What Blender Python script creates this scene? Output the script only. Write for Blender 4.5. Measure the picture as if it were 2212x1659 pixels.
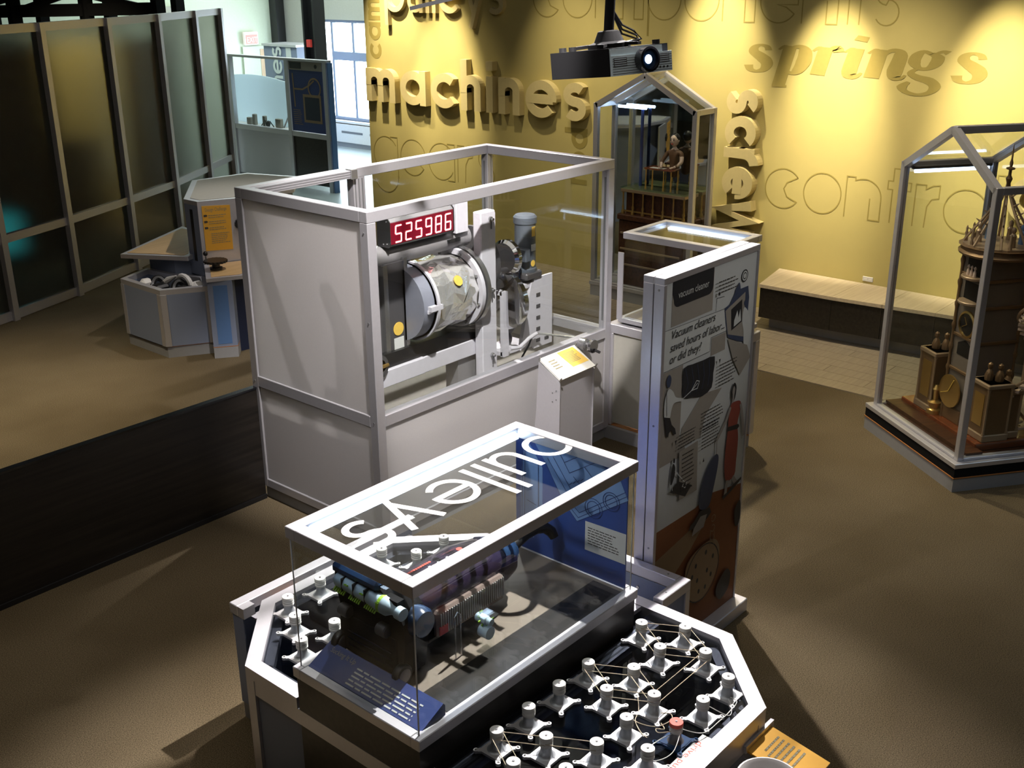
import bpy, math, random
from math import sin, cos, pi, radians
from mathutils import Vector, Matrix

for o in list(bpy.data.objects):
    bpy.data.objects.remove(o)
scene = bpy.context.scene
col = scene.collection
random.seed(7)

# ------------------------------------------------------------------ camera
cam_d = bpy.data.cameras.new('camera')
cam_d.sensor_width = 36.0
cam_d.lens = 2382.7 / 2212 * 36.0
cam_d.clip_end = 200
cam = bpy.data.objects.new('camera', cam_d)
col.objects.link(cam)
_pitch, _roll, _yaw = .3593, -.0074, .7146
def _cam_axes():
    s, c = sin(_yaw), cos(_yaw)
    M = Matrix(((s, c, 0), (-c, s, 0), (0, 0, 1)))
    fw = Vector((0, cos(_pitch), -sin(_pitch)))
    rt = Vector((1, 0, 0))
    up = rt.cross(fw)
    r2 = rt * cos(_roll) + up * sin(_roll)
    u2 = rt * -sin(_roll) + up * cos(_roll)
    return M @ r2, M @ u2, M @ fw
_r, _u, _f = _cam_axes()
cam.matrix_world = Matrix(((_r.x, _u.x, -_f.x, 0), (_r.y, _u.y, -_f.y, 0), (_r.z, _u.z, -_f.z, 3.2), (0, 0, 0, 1)))
scene.camera = cam

# ------------------------------------------------------------------ world, exposure
world = bpy.data.worlds.new('daylight')
scene.world = world
world.use_nodes = True
bg = world.node_tree.nodes['Background']
bg.inputs[0].default_value = (.78, .90, 1.0, 1)
bg.inputs[1].default_value = 14.0
vs = scene.view_settings
vs.view_transform = 'Standard'
vs.look = 'None'
vs.gamma = 1.0
vs.use_curve_mapping = False
vs.exposure = 0.22
cy = scene.cycles
cy.use_denoising = True
cy.max_bounces = 12
cy.diffuse_bounces = 4
cy.glossy_bounces = 4
cy.transmission_bounces = 8
cy.transparent_max_bounces = 24
cy.sample_clamp_indirect = 4.0
cy.caustics_reflective = False
cy.caustics_refractive = False

# ------------------------------------------------------------------ lights of the room, and added fill
def spot(loc, target, power, angle, blend, color, size=.04):
    l = bpy.data.lights.new('track_or_fill_spot', 'SPOT')
    l.energy = power
    l.spot_size = radians(angle)
    l.spot_blend = blend
    l.color = color
    l.shadow_soft_size = size
    o = bpy.data.objects.new('track_or_fill_spot', l)
    col.objects.link(o)
    o.location = loc
    d = Vector(target) - Vector(loc)
    o.rotation_euler = d.to_track_quat('-Z', 'Y').to_euler()
    return o
def area(loc, target, power, sx, sy, color):
    l = bpy.data.lights.new('ambient_fill', 'AREA')
    l.energy = power
    l.shape = 'RECTANGLE'
    l.size = sx
    l.size_y = sy
    l.color = color
    o = bpy.data.objects.new('ambient_fill', l)
    col.objects.link(o)
    o.location = loc
    d = Vector(target) - Vector(loc)
    o.rotation_euler = d.to_track_quat('-Z', 'Y').to_euler()
    return o
WARM = (1, .86, .60)
WHITE = (1, .94, .91)
CEIL = 4.3
# wall washers along the yellow wall
spot((8.75, 10.20, CEIL), (9.66, 10.20, 2.45), 820, 38, 1, WARM)
spot((8.55, 9.40, CEIL), (9.66, 9.34, 1.92), 900, 30, 1, WARM)
spot((8.45, 7.60, CEIL), (9.66, 7.35, 1.6), 240, 50, 1, WARM)
spot((8.70, 5.70, CEIL), (9.66, 5.70, 2.25), 820, 34, 1, WARM)
spot((8.55, 4.55, CEIL), (9.66, 4.52, 1.98), 1150, 29, 1, WARM)
spot((8.55, 3.05, CEIL), (9.66, 3.05, 1.98), 1050, 30, 1, WARM)
spot((8.45, 1.40, CEIL), (9.66, 1.40, 1.8), 700, 34, 1, WARM)
spot((8.0, 4.0, CEIL), (9.5, 4.0, .8), 430, 66, 1, WARM)
spot((8.0, 6.6, CEIL), (9.6, 6.6, 1.2), 130, 60, 1, WARM)
spot((8.0, 9.6, CEIL), (9.6, 9.6, 1.2), 150, 60, 1, WARM)
# exhibits
spot((5.55, 2.97, 5.8), (2.75, 2.75, .6), 3000, 31, .75, WHITE)
spot((5.85, 4.05, CEIL), (3.15, 2.2, .6), 1000, 44, .6, WHITE)
spot((3.4, 2.9, CEIL), (4.8, 4.75, 1.35), 1150, 44, .6, WHITE)
spot((6.3, 6.3, CEIL), (5.0, 4.9, 1.3), 700, 46, .7, WHITE)
spot((3.2, 7.6, CEIL), (3.4, 8.4, 0), 620, 56, 1, WARM)
spot((6.2, 7.4, CEIL), (5.5, 8.3, .8), 170, 50, .9, WHITE)
spot((7.4, 4.4, CEIL), (6.3, 3.0, 0), 430, 56, 1, WARM)
spot((6.2, 3.6, CEIL), (7.25, 2.35, 1.2), 160, 40, .8, WARM)
# cool spill of a picture beam reaching the carpet and the panel
spot((7.0, -1.6, 3.9), (5.9, 1.3, 0), 110, 44, 1, (.62, .82, 1.0), .3)
spot((6.0, -.8, CEIL), (4.2, 2.4, 1.85), 130, 22, 1, WHITE, .1)  # unseen lamp added to brighten the upper story panel
spot((.4, 3.4, 4.6), (3.7, 3.3, 1.1), 240, 46, 1, WHITE, .1)  # unseen fill lamp added to brighten the sides facing it
spot((2.2, 5.2, CEIL), (1.7, 4.4, 0), 60, 60, 1, WARM)
# the exhibition space behind the frosted partition
spot((7.1, 12.8, CEIL), (7.6, 14.0, 2.1), 420, 60, 1, WARM)
# ambient fill, broad overhead lamps added without any fixture
area((4.5, 4.0, 4.45), (4.5, 4.0, 0), 75, 7, 7, (1, .92, .82))
area((12.0, 14.8, 4.4), (12.0, 14.8, 0), 260, 3, 5, (.85, 1, .93))
# daylight coming in at the far windows (a portal, adds no light of its own)

# ------------------------------------------------------------------ materials
MATS = {}
def new_mat(name):
    m = bpy.data.materials.new(name)
    m.use_nodes = True
    nt = m.node_tree
    b = nt.nodes.get('Principled BSDF')
    MATS[name] = m
    return m, nt, b
def plain(name, color, rough=.5, metal=0.0, var=.06, scale=30, bump=0.0, emit=None, emit_s=0.0, coat=0.0, spec=.5):
    m, nt, b = new_mat(name)
    b.inputs['Roughness'].default_value = rough
    b.inputs['Metallic'].default_value = metal
    b.inputs['Specular IOR Level'].default_value = spec
    b.inputs['Coat Weight'].default_value = coat
    tc = nt.nodes.new('ShaderNodeTexCoord')
    nz = nt.nodes.new('ShaderNodeTexNoise')
    nz.inputs['Scale'].default_value = scale
    nz.inputs['Detail'].default_value = 4
    nt.links.new(tc.outputs['Object'], nz.inputs['Vector'])
    mx = nt.nodes.new('ShaderNodeMix')
    mx.data_type = 'RGBA'
    lo = tuple(max(0, c * (1 - var)) for c in color)
    hi = tuple(min(1, c * (1 + var)) for c in color)
    mx.inputs[6].default_value = (*lo, 1)
    mx.inputs[7].default_value = (*hi, 1)
    nt.links.new(nz.outputs['Fac'], mx.inputs[0])
    nt.links.new(mx.outputs[2], b.inputs['Base Color'])
    if bump:
        bp = nt.nodes.new('ShaderNodeBump')
        bp.inputs['Strength'].default_value = bump
        bp.inputs['Distance'].default_value = .01
        nt.links.new(nz.outputs['Fac'], bp.inputs['Height'])
        nt.links.new(bp.outputs['Normal'], b.inputs['Normal'])
    if emit:
        b.inputs['Emission Color'].default_value = (*emit, 1)
        b.inputs['Emission Strength'].default_value = emit_s
    return m
def schlick(nt, ior, sock):          # surface reflection, the same from both sides of a thin sheet
    f0 = ((ior - 1) / (ior + 1)) ** 2
    lw = nt.nodes.new('ShaderNodeLayerWeight')
    lw.inputs[0].default_value = .5
    pw = nt.nodes.new('ShaderNodeMath')
    pw.operation = 'POWER'
    pw.inputs[1].default_value = 5
    ma = nt.nodes.new('ShaderNodeMath')
    ma.operation = 'MULTIPLY_ADD'
    ma.inputs[1].default_value = 1 - f0
    ma.inputs[2].default_value = f0
    nt.links.new(lw.outputs['Facing'], pw.inputs[0])
    nt.links.new(pw.outputs[0], ma.inputs[0])
    nt.links.new(ma.outputs[0], sock)
def glass_mat(name, tint=(1, 1, 1), ior=1.45, rough=0.0, refl=1.0):
    m, nt, b = new_mat(name)
    nt.nodes.remove(b)
    out = nt.nodes['Material Output']
    tr = nt.nodes.new('ShaderNodeBsdfTransparent')
    tr.inputs[0].default_value = (*tint, 1)
    gl = nt.nodes.new('ShaderNodeBsdfGlossy')
    gl.inputs['Roughness'].default_value = rough
    gl.inputs['Color'].default_value = (refl, refl, refl, 1)
    mix = nt.nodes.new('ShaderNodeMixShader')
    schlick(nt, ior, mix.inputs[0])
    nt.links.new(tr.outputs[0], mix.inputs[1])
    nt.links.new(gl.outputs[0], mix.inputs[2])
    nt.links.new(mix.outputs[0], out.inputs[0])
    return m
def frost_mat(name, color, trans=.5, clear=0.0, rough=.35):
    m, nt, b = new_mat(name)
    nt.nodes.remove(b)
    out = nt.nodes['Material Output']
    tc = nt.nodes.new('ShaderNodeTexCoord')
    nz = nt.nodes.new('ShaderNodeTexNoise')
    nz.inputs['Scale'].default_value = 160
    nt.links.new(tc.outputs['Object'], nz.inputs['Vector'])
    mx = nt.nodes.new('ShaderNodeMix')
    mx.data_type = 'RGBA'
    mx.inputs[6].default_value = (*[c * .93 for c in color], 1)
    mx.inputs[7].default_value = (*color, 1)
    nt.links.new(nz.outputs['Fac'], mx.inputs[0])
    d = nt.nodes.new('ShaderNodeBsdfDiffuse')
    t = nt.nodes.new('ShaderNodeBsdfTranslucent')
    nt.links.new(mx.outputs[2], d.inputs[0])
    nt.links.new(mx.outputs[2], t.inputs[0])
    m1 = nt.nodes.new('ShaderNodeMixShader')
    m1.inputs[0].default_value = trans
    nt.links.new(d.outputs[0], m1.inputs[1])
    nt.links.new(t.outputs[0], m1.inputs[2])
    g = nt.nodes.new('ShaderNodeBsdfGlossy')
    g.inputs['Roughness'].default_value = rough
    m2 = nt.nodes.new('ShaderNodeMixShader')
    schlick(nt, 1.4, m2.inputs[0])
    nt.links.new(m1.outputs[0], m2.inputs[1])
    nt.links.new(g.outputs[0], m2.inputs[2])
    last = m2
    if clear:
        rf = nt.nodes.new('ShaderNodeBsdfRefraction')
        rf.inputs['Roughness'].default_value = .32
        rf.inputs['IOR'].default_value = 1.25
        rf.inputs[0].default_value = (.80, .80, .76, 1)
        m3 = nt.nodes.new('ShaderNodeMixShader')
        m3.inputs[0].default_value = clear
        nt.links.new(m2.outputs[0], m3.inputs[1])
        nt.links.new(rf.outputs[0], m3.inputs[2])
        last = m3
    nt.links.new(last.outputs[0], out.inputs[0])
    return m
def wood_mat(name, c1, c2, rough=.4, scale=(1.5, 40, 40), coat=0.0):
    m, nt, b = new_mat(name)
    tc = nt.nodes.new('ShaderNodeTexCoord')
    mp = nt.nodes.new('ShaderNodeMapping')
    mp.inputs['Scale'].default_value = scale
    nz = nt.nodes.new('ShaderNodeTexNoise')
    nz.inputs['Scale'].default_value = 1.0
    nz.inputs['Detail'].default_value = 6
    nz.inputs['Distortion'].default_value = .4
    cr = nt.nodes.new('ShaderNodeValToRGB')
    cr.color_ramp.elements[0].position = .3
    cr.color_ramp.elements[1].position = .72
    cr.color_ramp.elements[0].color = (*c1, 1)
    cr.color_ramp.elements[1].color = (*c2, 1)
    nt.links.new(tc.outputs['Object'], mp.inputs[0])
    nt.links.new(mp.outputs[0], nz.inputs['Vector'])
    nt.links.new(nz.outputs['Fac'], cr.inputs[0])
    nt.links.new(cr.outputs[0], b.inputs['Base Color'])
    b.inputs['Roughness'].default_value = rough
    b.inputs['Coat Weight'].default_value = coat
    return m
def carpet_mat():
    m, nt, b = new_mat('carpet')
    tc = nt.nodes.new('ShaderNodeTexCoord')
    n1 = nt.nodes.new('ShaderNodeTexNoise')
    n1.inputs['Scale'].default_value = 190
    n1.inputs['Detail'].default_value = 3
    n2 = nt.nodes.new('ShaderNodeTexNoise')
    n2.inputs['Scale'].default_value = .9
    n2.inputs['Detail'].default_value = 3
    cr = nt.nodes.new('ShaderNodeValToRGB')
    cr.color_ramp.elements[0].position = .30
    cr.color_ramp.elements[1].position = .70
    cr.color_ramp.elements[0].color = (.064, .050, .030, 1)
    cr.color_ramp.elements[1].color = (.215, .168, .104, 1)
    mx = nt.nodes.new('ShaderNodeMix')
    mx.data_type = 'RGBA'
    mx.blend_type = 'MULTIPLY'
    mx.inputs[0].default_value = .35
    for n in (n1, n2):
        nt.links.new(tc.outputs['Object'], n.inputs['Vector'])
    nt.links.new(n1.outputs['Fac'], cr.inputs[0])
    nt.links.new(cr.outputs[0], mx.inputs[6])
    nt.links.new(n2.outputs['Color'], mx.inputs[7])
    cr2 = nt.nodes.new('ShaderNodeValToRGB')
    cr2.color_ramp.elements[0].position = .35
    cr2.color_ramp.elements[1].position = .65
    cr2.color_ramp.elements[0].color = (.72, .70, .66, 1)
    cr2.color_ramp.elements[1].color = (1, 1, 1, 1)
    nt.links.new(n2.outputs['Fac'], cr2.inputs[0])
    nt.links.new(cr2.outputs[0], mx.inputs[7])
    mx.inputs[0].default_value = 1
    nt.links.new(mx.outputs[2], b.inputs['Base Color'])
    b.inputs['Roughness'].default_value = .95
    b.inputs['Specular IOR Level'].default_value = .1
    bp = nt.nodes.new('ShaderNodeBump')
    bp.inputs['Strength'].default_value = .35
    bp.inputs['Distance'].default_value = .004
    nt.links.new(n1.outputs['Fac'], bp.inputs['Height'])
    nt.links.new(bp.outputs['Normal'], b.inputs['Normal'])
    return m

carpet_mat()
plain('yellow_paint', (.500, .420, .155), .75, var=.05, scale=6)
plain('yellow_print', (.315, .250, .062), .75)
plain('yellow_letter', (.60, .50, .24), .6)
plain('letter_side', (.33, .26, .10), .7)
plain('green_paint', (.62, .68, .55), .8)
plain('grey_paint', (.42, .41, .36), .8)
plain('ceiling_black', (.02, .02, .02), .9)
plain('dim_wall', (.05, .048, .045), .9)
plain('alu', (.62, .61, .65), .40, .62, var=.04, scale=60)
plain('alu_groove', (.20, .20, .21), .5, .4)
plain('grey_laminate', (.23, .27, .38), .55, var=.05, scale=200)
plain('blue_laminate', (.10, .20, .42), .5, var=.05)
plain('navy', (.012, .018, .045), .45)
plain('kick_grey', (.30, .30, .31), .6)
plain('orange_edge', (.42, .17, .05), .6)
plain('black', (.012, .012, .013), .4)
plain('black_gloss', (.010, .010, .013), .12, coat=.5)
plain('black_matte', (.005, .005, .006), .85, spec=.2)
plain('white', (.78, .76, .74), .5)
plain('white_gloss', (.80, .78, .78), .22)
plain('machine_white', (.68, .66, .72), .42)
plain('machine_grey', (.30, .29, .30), .45, .3)
plain('machine_dark', (.10, .095, .10), .45, .3)
plain('motor_grey', (.13, .15, .18), .4, .3)
plain('steel', (.55, .55, .56), .25, .9)
plain('chrome', (.80, .80, .82), .10, 1.0)
plain('gold', (.62, .40, .13), .32, .85)
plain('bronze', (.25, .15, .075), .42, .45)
plain('bronze_lit', (.44, .31, .20), .42, .35)  # paler copy of bronze, the light on it put into the colour
plain('clock_panel', (.24, .195, .16), .5, .2)
plain('orange_print', (.80, .42, .045), .6)
plain('orange_light', (.85, .56, .10), .6)
plain('print_grey', (.30, .27, .17), .7)
plain('print_dark', (.05, .045, .04), .7)
plain('print_white', (.74, .74, .72), .6)
plain('red', (.62, .05, .04), .45)
plain('red_cap', (.72, .10, .07), .45)
plain('pulley_grey', (.46, .49, .53), .35, .45)
plain('pulley_plate', (.60, .60, .62), .40, .35)
plain('nylon', (.88, .87, .84), .45)
plain('string', (.45, .38, .28), .8)
plain('lime', (.42, .75, .06), .5)
plain('pale_blue_plastic', (.55, .72, .85), .35)
plain('dark_blue_plastic', (.02, .05, .12), .22, coat=.4)
plain('purple_gloss', (.035, .025, .055), .10, .2, coat=1.0)
plain('smoke_plastic', (.22, .17, .15), .25)
plain('sign_blue', (.030, .055, .210), .5)
plain('board_blue', (.035, .085, .33), .45, var=.25, scale=5)
plain('board_pale', (.20, .34, .62), .5, var=.12, scale=9)
plain('board_line', (.03, .06, .20), .6)
plain('deck_brown', (.21, .175, .14), .4)
plain('panel_white', (.62, .66, .66), .5, var=.03)
plain('panel_grey', (.33, .31, .27), .6)
plain('panel_black', (.022, .024, .030), .5)
plain('panel_pale', (.66, .70, .69), .5)
plain('panel_red', (.33, .075, .055), .55)
plain('panel_orange', (.24, .085, .03), .6, var=.1)
plain('panel_tan', (.32, .22, .13), .6)
plain('panel_blue', (.05, .07, .13), .5)
plain('skin_print', (.36, .34, .32), .6)
plain('porcelain', (.80, .62, .52), .35)
plain('hair_black', (.012, .010, .012), .3)
plain('brown_cloth', (.13, .065, .030), .6, var=.3, scale=40)
plain('floor_far', (.42, .47, .50), .35)
plain('led_white', (.9, .95, 1), .5, emit=(.62, .78, 1.0), emit_s=10)
plain('tube_blue', (.9, .95, 1), .5, emit=(.55, .72, 1.0), emit_s=7)
plain('led_red', (.9, .2, .2), .5, emit=(1.0, .04, .06), emit_s=1.3)
plain('led_core', (1, .8, .8), .5, emit=(1.0, .70, .70), emit_s=3.0)
plain('led_panel', (.10, .004, .012), .3, emit=(.30, .0, .015), emit_s=.35)
plain('lens_light', (.8, .9, 1), .2, emit=(.75, .88, 1.0), emit_s=6)
plain('exit_red', (.85, .25, .22), .5, emit=(1.0, .25, .22), emit_s=.35)
plain('exit_face', (.9, .85, .82), .5, emit=(1.0, .80, .76), emit_s=.2)
plain('projector_silver', (.74, .88, .95), .4, .1)
plain('foil', (.97, .96, .95), .16, .75, var=.02, scale=14, bump=.4)
plain('guard_grey', (.26, .27, .33), .45)
plain('teal_screen', (.02, .2, .22), .4, emit=(.04, .55, .62), emit_s=.45)
plain('mirror', (.80, .86, .82), .02, 1.0, var=.01)
glass_mat('glass', (.97, .985, .98), ior=1.30)
glass_mat('case_glass', (.97, .985, .98), ior=1.52)
glass_mat('acrylic', (.96, .97, .96), ior=1.42)
glass_mat('green_glass', (.80, .93, .87))
glass_mat('smoke_glass', (.55, .57, .60), ior=1.5)
frost_mat('pale_screen', (.84, .93, .98), .6)
frost_mat('frost', (.86, .84, .84), .55)
frost_mat('frost_dark', (.36, .35, .31), .6, clear=.80)
wood_mat('dark_wood', (.007, .006, .005), (.024, .019, .015), .34)
wood_mat('maple', (.52, .33, .14), (.66, .45, .22), .4)
wood_mat('pale_plank', (.27, .225, .165), (.36, .30, .22), .35)
wood_mat('bench_wood', (.50, .41, .29), (.62, .53, .39), .4)
wood_mat('mahogany', (.15, .035, .012), (.26, .07, .022), .18, coat=.6)
wood_mat('cabinet_wood', (.045, .016, .008), (.12, .045, .020), .35)

# ------------------------------------------------------------------ mesh building
LOC = {}
class MB:
    def __init__(self):
        self.v, self.f, self.m = [], [], []
        self.cur = 0
    def add(self, verts, faces):
        n = len(self.v)
        self.v += [tuple(p) for p in verts]
        self.f += [tuple(i + n for i in f) for f in faces]
        self.m += [self.cur] * len(faces)
        return self
    def box(self, a, b):
        x0, x1 = sorted((a[0], b[0]))
        y0, y1 = sorted((a[1], b[1]))
        z0, z1 = sorted((a[2], b[2]))
        return self.add([(x0, y0, z0), (x1, y0, z0), (x1, y1, z0), (x0, y1, z0), (x0, y0, z1), (x1, y0, z1), (x1, y1, z1), (x0, y1, z1)],
                        [(0, 3, 2, 1), (4, 5, 6, 7), (0, 1, 5, 4), (1, 2, 6, 5), (2, 3, 7, 6), (3, 0, 4, 7)])
    def bbox(self, a, b, e=.004):            # box with chamfered edges
        x0, x1 = sorted((a[0], b[0]))
        y0, y1 = sorted((a[1], b[1]))
        z0, z1 = sorted((a[2], b[2]))
        e = min(e, (x1 - x0) * .45, (y1 - y0) * .45, (z1 - z0) * .45)
        vs, fs = [], []
        idx = {}
        for i, X in enumerate((x0, x1)):
            for j, Y in enumerate((y0, y1)):
                for k, Z in enumerate((z0, z1)):
                    sx, sy, sz = (e if i == 0 else -e), (e if j == 0 else -e), (e if k == 0 else -e)
                    idx[i, j, k] = len(vs)
                    vs += [(X, Y + sy, Z + sz), (X + sx, Y, Z + sz), (X + sx, Y + sy, Z)]
        def q(*c):
            fs.append(tuple(idx[t[0]] + t[1] for t in c))
        for i in (0, 1):
            r = [(i, 0, 0), (i, 1, 0), (i, 1, 1), (i, 0, 1)]
            q(*[(t, 0) for t in (r if i else r[::-1])])
            r = [(0, i, 0), (1, i, 0), (1, i, 1), (0, i, 1)]
            q(*[(t, 1) for t in (r[::-1] if i else r)])
            r = [(0, 0, i), (1, 0, i), (1, 1, i), (0, 1, i)]
            q(*[(t, 2) for t in (r if i else r[::-1])])
        for a_ in (0, 1):
            for b_ in (0, 1):
                q(((a_, b_, 0), 0), ((a_, b_, 0), 1), ((a_, b_, 1), 1), ((a_, b_, 1), 0))
                q(((a_, 0, b_), 0), ((a_, 0, b_), 2), ((a_, 1, b_), 2), ((a_, 1, b_), 0))
                q(((0, a_, b_), 1), ((0, a_, b_), 2), ((1, a_, b_), 2), ((1, a_, b_), 1))
        for c in idx:
            q((c, 0), (c, 1), (c, 2))
        return self.add(vs, fs)
    def prism(self, poly, z0, z1):           # poly in xy
        n = len(poly)
        vs = [(p[0], p[1], z0) for p in poly] + [(p[0], p[1], z1) for p in poly]
        fs = [tuple(range(n))[::-1], tuple(range(n, 2 * n))]
        fs += [(i, (i + 1) % n, n + (i + 1) % n, n + i) for i in range(n)]
        return self.add(vs, fs)
    def plate(self, poly, origin, ux, uy, depth):     # 2d poly placed in a plane (ux, uy), thickened along their cross product
        o, ux, uy = Vector(origin), Vector(ux), Vector(uy)
        n3 = ux.cross(uy).normalized() * depth
        n = len(poly)
        base = [o + ux * p[0] + uy * p[1] for p in poly]
        vs = base + [p + n3 for p in base]
        fs = [tuple(range(n))[::-1], tuple(range(n, 2 * n))]
        fs += [(i, (i + 1) % n, n + (i + 1) % n, n + i) for i in range(n)]
        return self.add(vs, fs)
    def tube(self, path, r, n=8, caps=True):
        path = [Vector(p) for p in path]
        if not isinstance(r, (list, tuple)):
            r = [r] * len(path)
        vs, fs = [], []
        up = None
        for i, p in enumerate(path):
            a = path[max(i - 1, 0)]
            b = path[min(i + 1, len(path) - 1)]
            t = (b - a).normalized()
            if up is None:
                up = Vector((0, 0, 1)) if abs(t.z) < .9 else Vector((1, 0, 0))
            s = t.cross(up)
            if s.length < 1e-5:
                s = t.cross(Vector((1, 0, .3)))
            s.normalize()
            up = s.cross(t).normalized()
            for k in range(n):
                an = 2 * pi * k / n
                vs.append(p + (s * cos(an) + up * sin(an)) * r[i])
        for i in range(len(path) - 1):
            for k in range(n):
                fs.append((i * n + k, i * n + (k + 1) % n, (i + 1) * n + (k + 1) % n, (i + 1) * n + k))
        if caps:
            fs.append(tuple(range(n))[::-1])
            fs.append(tuple(range((len(path) - 1) * n, len(path) * n)))
        return self.add(vs, fs)
    def bar(self, a, b, w, h=None, up=(0, 0, 1)):     # square bar from a to b
        h = w if h is None else h
        a, b, up = Vector(a), Vector(b), Vector(up)
        t = (b - a).normalized()
        s = t.cross(up).normalized()
        u = s.cross(t).normalized()
        vs = []
        for p in (a, b):
            for i, j in ((-1, -1), (1, -1), (1, 1), (-1, 1)):
                vs.append(p + s * (i * w / 2) + u * (j * h / 2))
        return self.add(vs, [(0, 1, 2, 3), (4, 5, 6, 7)[::-1], (0, 1, 5, 4)[::-1], (1, 2, 6, 5)[::-1], (2, 3, 7, 6)[::-1], (3, 0, 4, 7)[::-1]])
    def lathe(self, prof, c=(0, 0, 0), axis=(0, 0, 1), n=20):     # prof: list of (radius, along axis)
        ax = Vector(axis).normalized()
        s = ax.cross(Vector((0, 0, 1)) if abs(ax.z) < .9 else Vector((1, 0, 0))).normalized()
        u = ax.cross(s).normalized()
        c = Vector(c)
        vs, fs = [], []
        for r, h in prof:
            for k in range(n):
                an = 2 * pi * k / n
                vs.append(c + ax * h + (s * cos(an) + u * sin(an)) * max(r, 1e-4))
        for i in range(len(prof) - 1):
            for k in range(n):
                fs.append((i * n + k, i * n + (k + 1) % n, (i + 1) * n + (k + 1) % n, (i + 1) * n + k))
        fs.append(tuple(range(n))[::-1])
        fs.append(tuple(range((len(prof) - 1) * n, len(prof) * n)))
        return self.add(vs, fs)
    def ball(self, c, r, n=10, sc=(1, 1, 1)):
        m = max(4, n // 2)
        vs, fs = [], []
        for i in range(m + 1):
            th = pi * i / m
            for k in range(n):
                an = 2 * pi * k / n
                vs.append((c[0] + r * sc[0] * sin(th) * cos(an), c[1] + r * sc[1] * sin(th) * sin(an), c[2] - r * sc[2] * cos(th)))
        for i in range(m):
            for k in range(n):
                fs.append((i * n + k, i * n + (k + 1) % n, (i + 1) * n + (k + 1) % n, (i + 1) * n + k))
        return self.add(vs, fs)
    def ribbon(self, pts, w, origin, ux, uy, depth, closed=False):   # flat stroke of width w (or widths), thickened
        o, ux, uy = Vector(origin), Vector(ux), Vector(uy)
        nn = ux.cross(uy).normalized() * depth
        self.strokes = getattr(self, 'strokes', 0) + 1
        o = o + nn.normalized() * (self.strokes * min(.0004, depth * .35))     # overlapping strokes never share a plane
        n = len(pts)
        P = [Vector((p[0], p[1])) for p in pts]
        W = w if isinstance(w, (list, tuple)) else [w] * n
        L, R = [], []
        for i in range(n):
            if closed:
                a, b = P[i - 1], P[(i + 1) % n]
                t1, t2 = P[i] - a, b - P[i]
            else:
                t1 = P[i] - P[i - 1] if i > 0 else P[1] - P[0]
                t2 = P[i + 1] - P[i] if i < n - 1 else t1
            t1, t2 = t1.normalized(), t2.normalized()
            t = t1 + t2
            if t.length < 1e-4:
                t = t1
            t.normalize()
            nr = Vector((-t.y, t.x))
            k = 1 / max(.45, t.dot(t1))
            L.append(P[i] + nr * (W[i] / 2 * k))
            R.append(P[i] - nr * (W[i] / 2 * k))
        def up3(p):
            return o + ux * p.x + uy * p.y
        vs = []
        for l, r in zip(L, R):
            a, b = up3(l), up3(r)
            vs += [a, b, a + nn, b + nn]
        fs = []
        m = n if closed else n - 1
        for i in range(m):
            a, b = 4 * i, 4 * ((i + 1) % n)
            fs += [(a + 3, a + 2, b + 2, b + 3)[::-1], (a, a + 1, b + 1, b)[::-1], (a + 2, a, b, b + 2), (a + 1, a + 3, b + 3, b + 1)]
        if not closed:
            fs += [(0, 1, 3, 2), (4 * n - 4, 4 * n - 2, 4 * n - 1, 4 * n - 3)]
        return self.add(vs, fs)
    def build(self, name, mat, parent=None, smooth=False, label=None, local=False):
        off = Vector((0, 0, 0))
        if parent is not None and not local:
            off = LOC.get(parent.name, Vector((0, 0, 0)))
        me = bpy.data.meshes.new(name)
        me.from_pydata([tuple(Vector(p) - off) for p in self.v], [], self.f)
        mats = mat if isinstance(mat, (list, tuple)) else [mat]
        for mm in mats:
            me.materials.append(MATS[mm])
        if len(mats) > 1:
            me.polygons.foreach_set('material_index', self.m)
        if smooth:
            me.polygons.foreach_set('use_smooth', [True] * len(me.polygons))
            try:
                me.set_sharp_from_angle(angle=radians(38))
            except Exception:
                pass
        me.update()
        o = bpy.data.objects.new(name, me)
        col.objects.link(o)
        if parent is not None:
            o.parent = parent
            LOC[o.name] = LOC.get(parent.name, Vector((0, 0, 0)))
        else:
            LOC[o.name] = Vector((0, 0, 0))
        if label:
            o['label'] = label
        return o

def thing(name, label, cat, loc=(0, 0, 0), group=None, rot=0.0, local=False):
    o = bpy.data.objects.new(name, None)
    o.empty_display_size = .1
    col.objects.link(o)
    o.location = loc
    o.rotation_euler = (0, 0, rot)
    o['label'] = label
    o['category'] = cat
    if group:
        o['group'] = group
    LOC[o.name] = Vector((0, 0, 0)) if local else Vector(loc)
    return o
def tag(o, label, cat, group=None):
    o['label'] = label
    o['category'] = cat
    if group:
        o['group'] = group
    return o
def struct(o):
    o['kind'] = 'structure'
    return o
def copy_tree(o, parent=None):
    c = o.copy()
    col.objects.link(c)
    c.parent = parent
    for ch in list(o.children):
        copy_tree(ch, c)
    return c
def text_mesh(s, size, shear=0.0, align='LEFT', space=1.0, offset=0.0, line=1.0):
    cu = bpy.data.curves.new('lettering', 'FONT')
    cu.body = s
    cu.size = size
    cu.shear = shear
    cu.align_x = align
    cu.space_character = space
    cu.space_line = line
    cu.offset = offset
    cu.resolution_u = 3
    o = bpy.data.objects.new('lettering', cu)
    col.objects.link(o)
    dg = bpy.context.evaluated_depsgraph_get()
    me = bpy.data.meshes.new_from_object(o.evaluated_get(dg))
    vs = [tuple(v.co) for v in me.vertices]
    fs = [tuple(p.vertices) for p in me.polygons]
    bpy.data.objects.remove(o)
    bpy.data.meshes.remove(me)
    bpy.data.curves.remove(cu)
    return vs, fs
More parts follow.
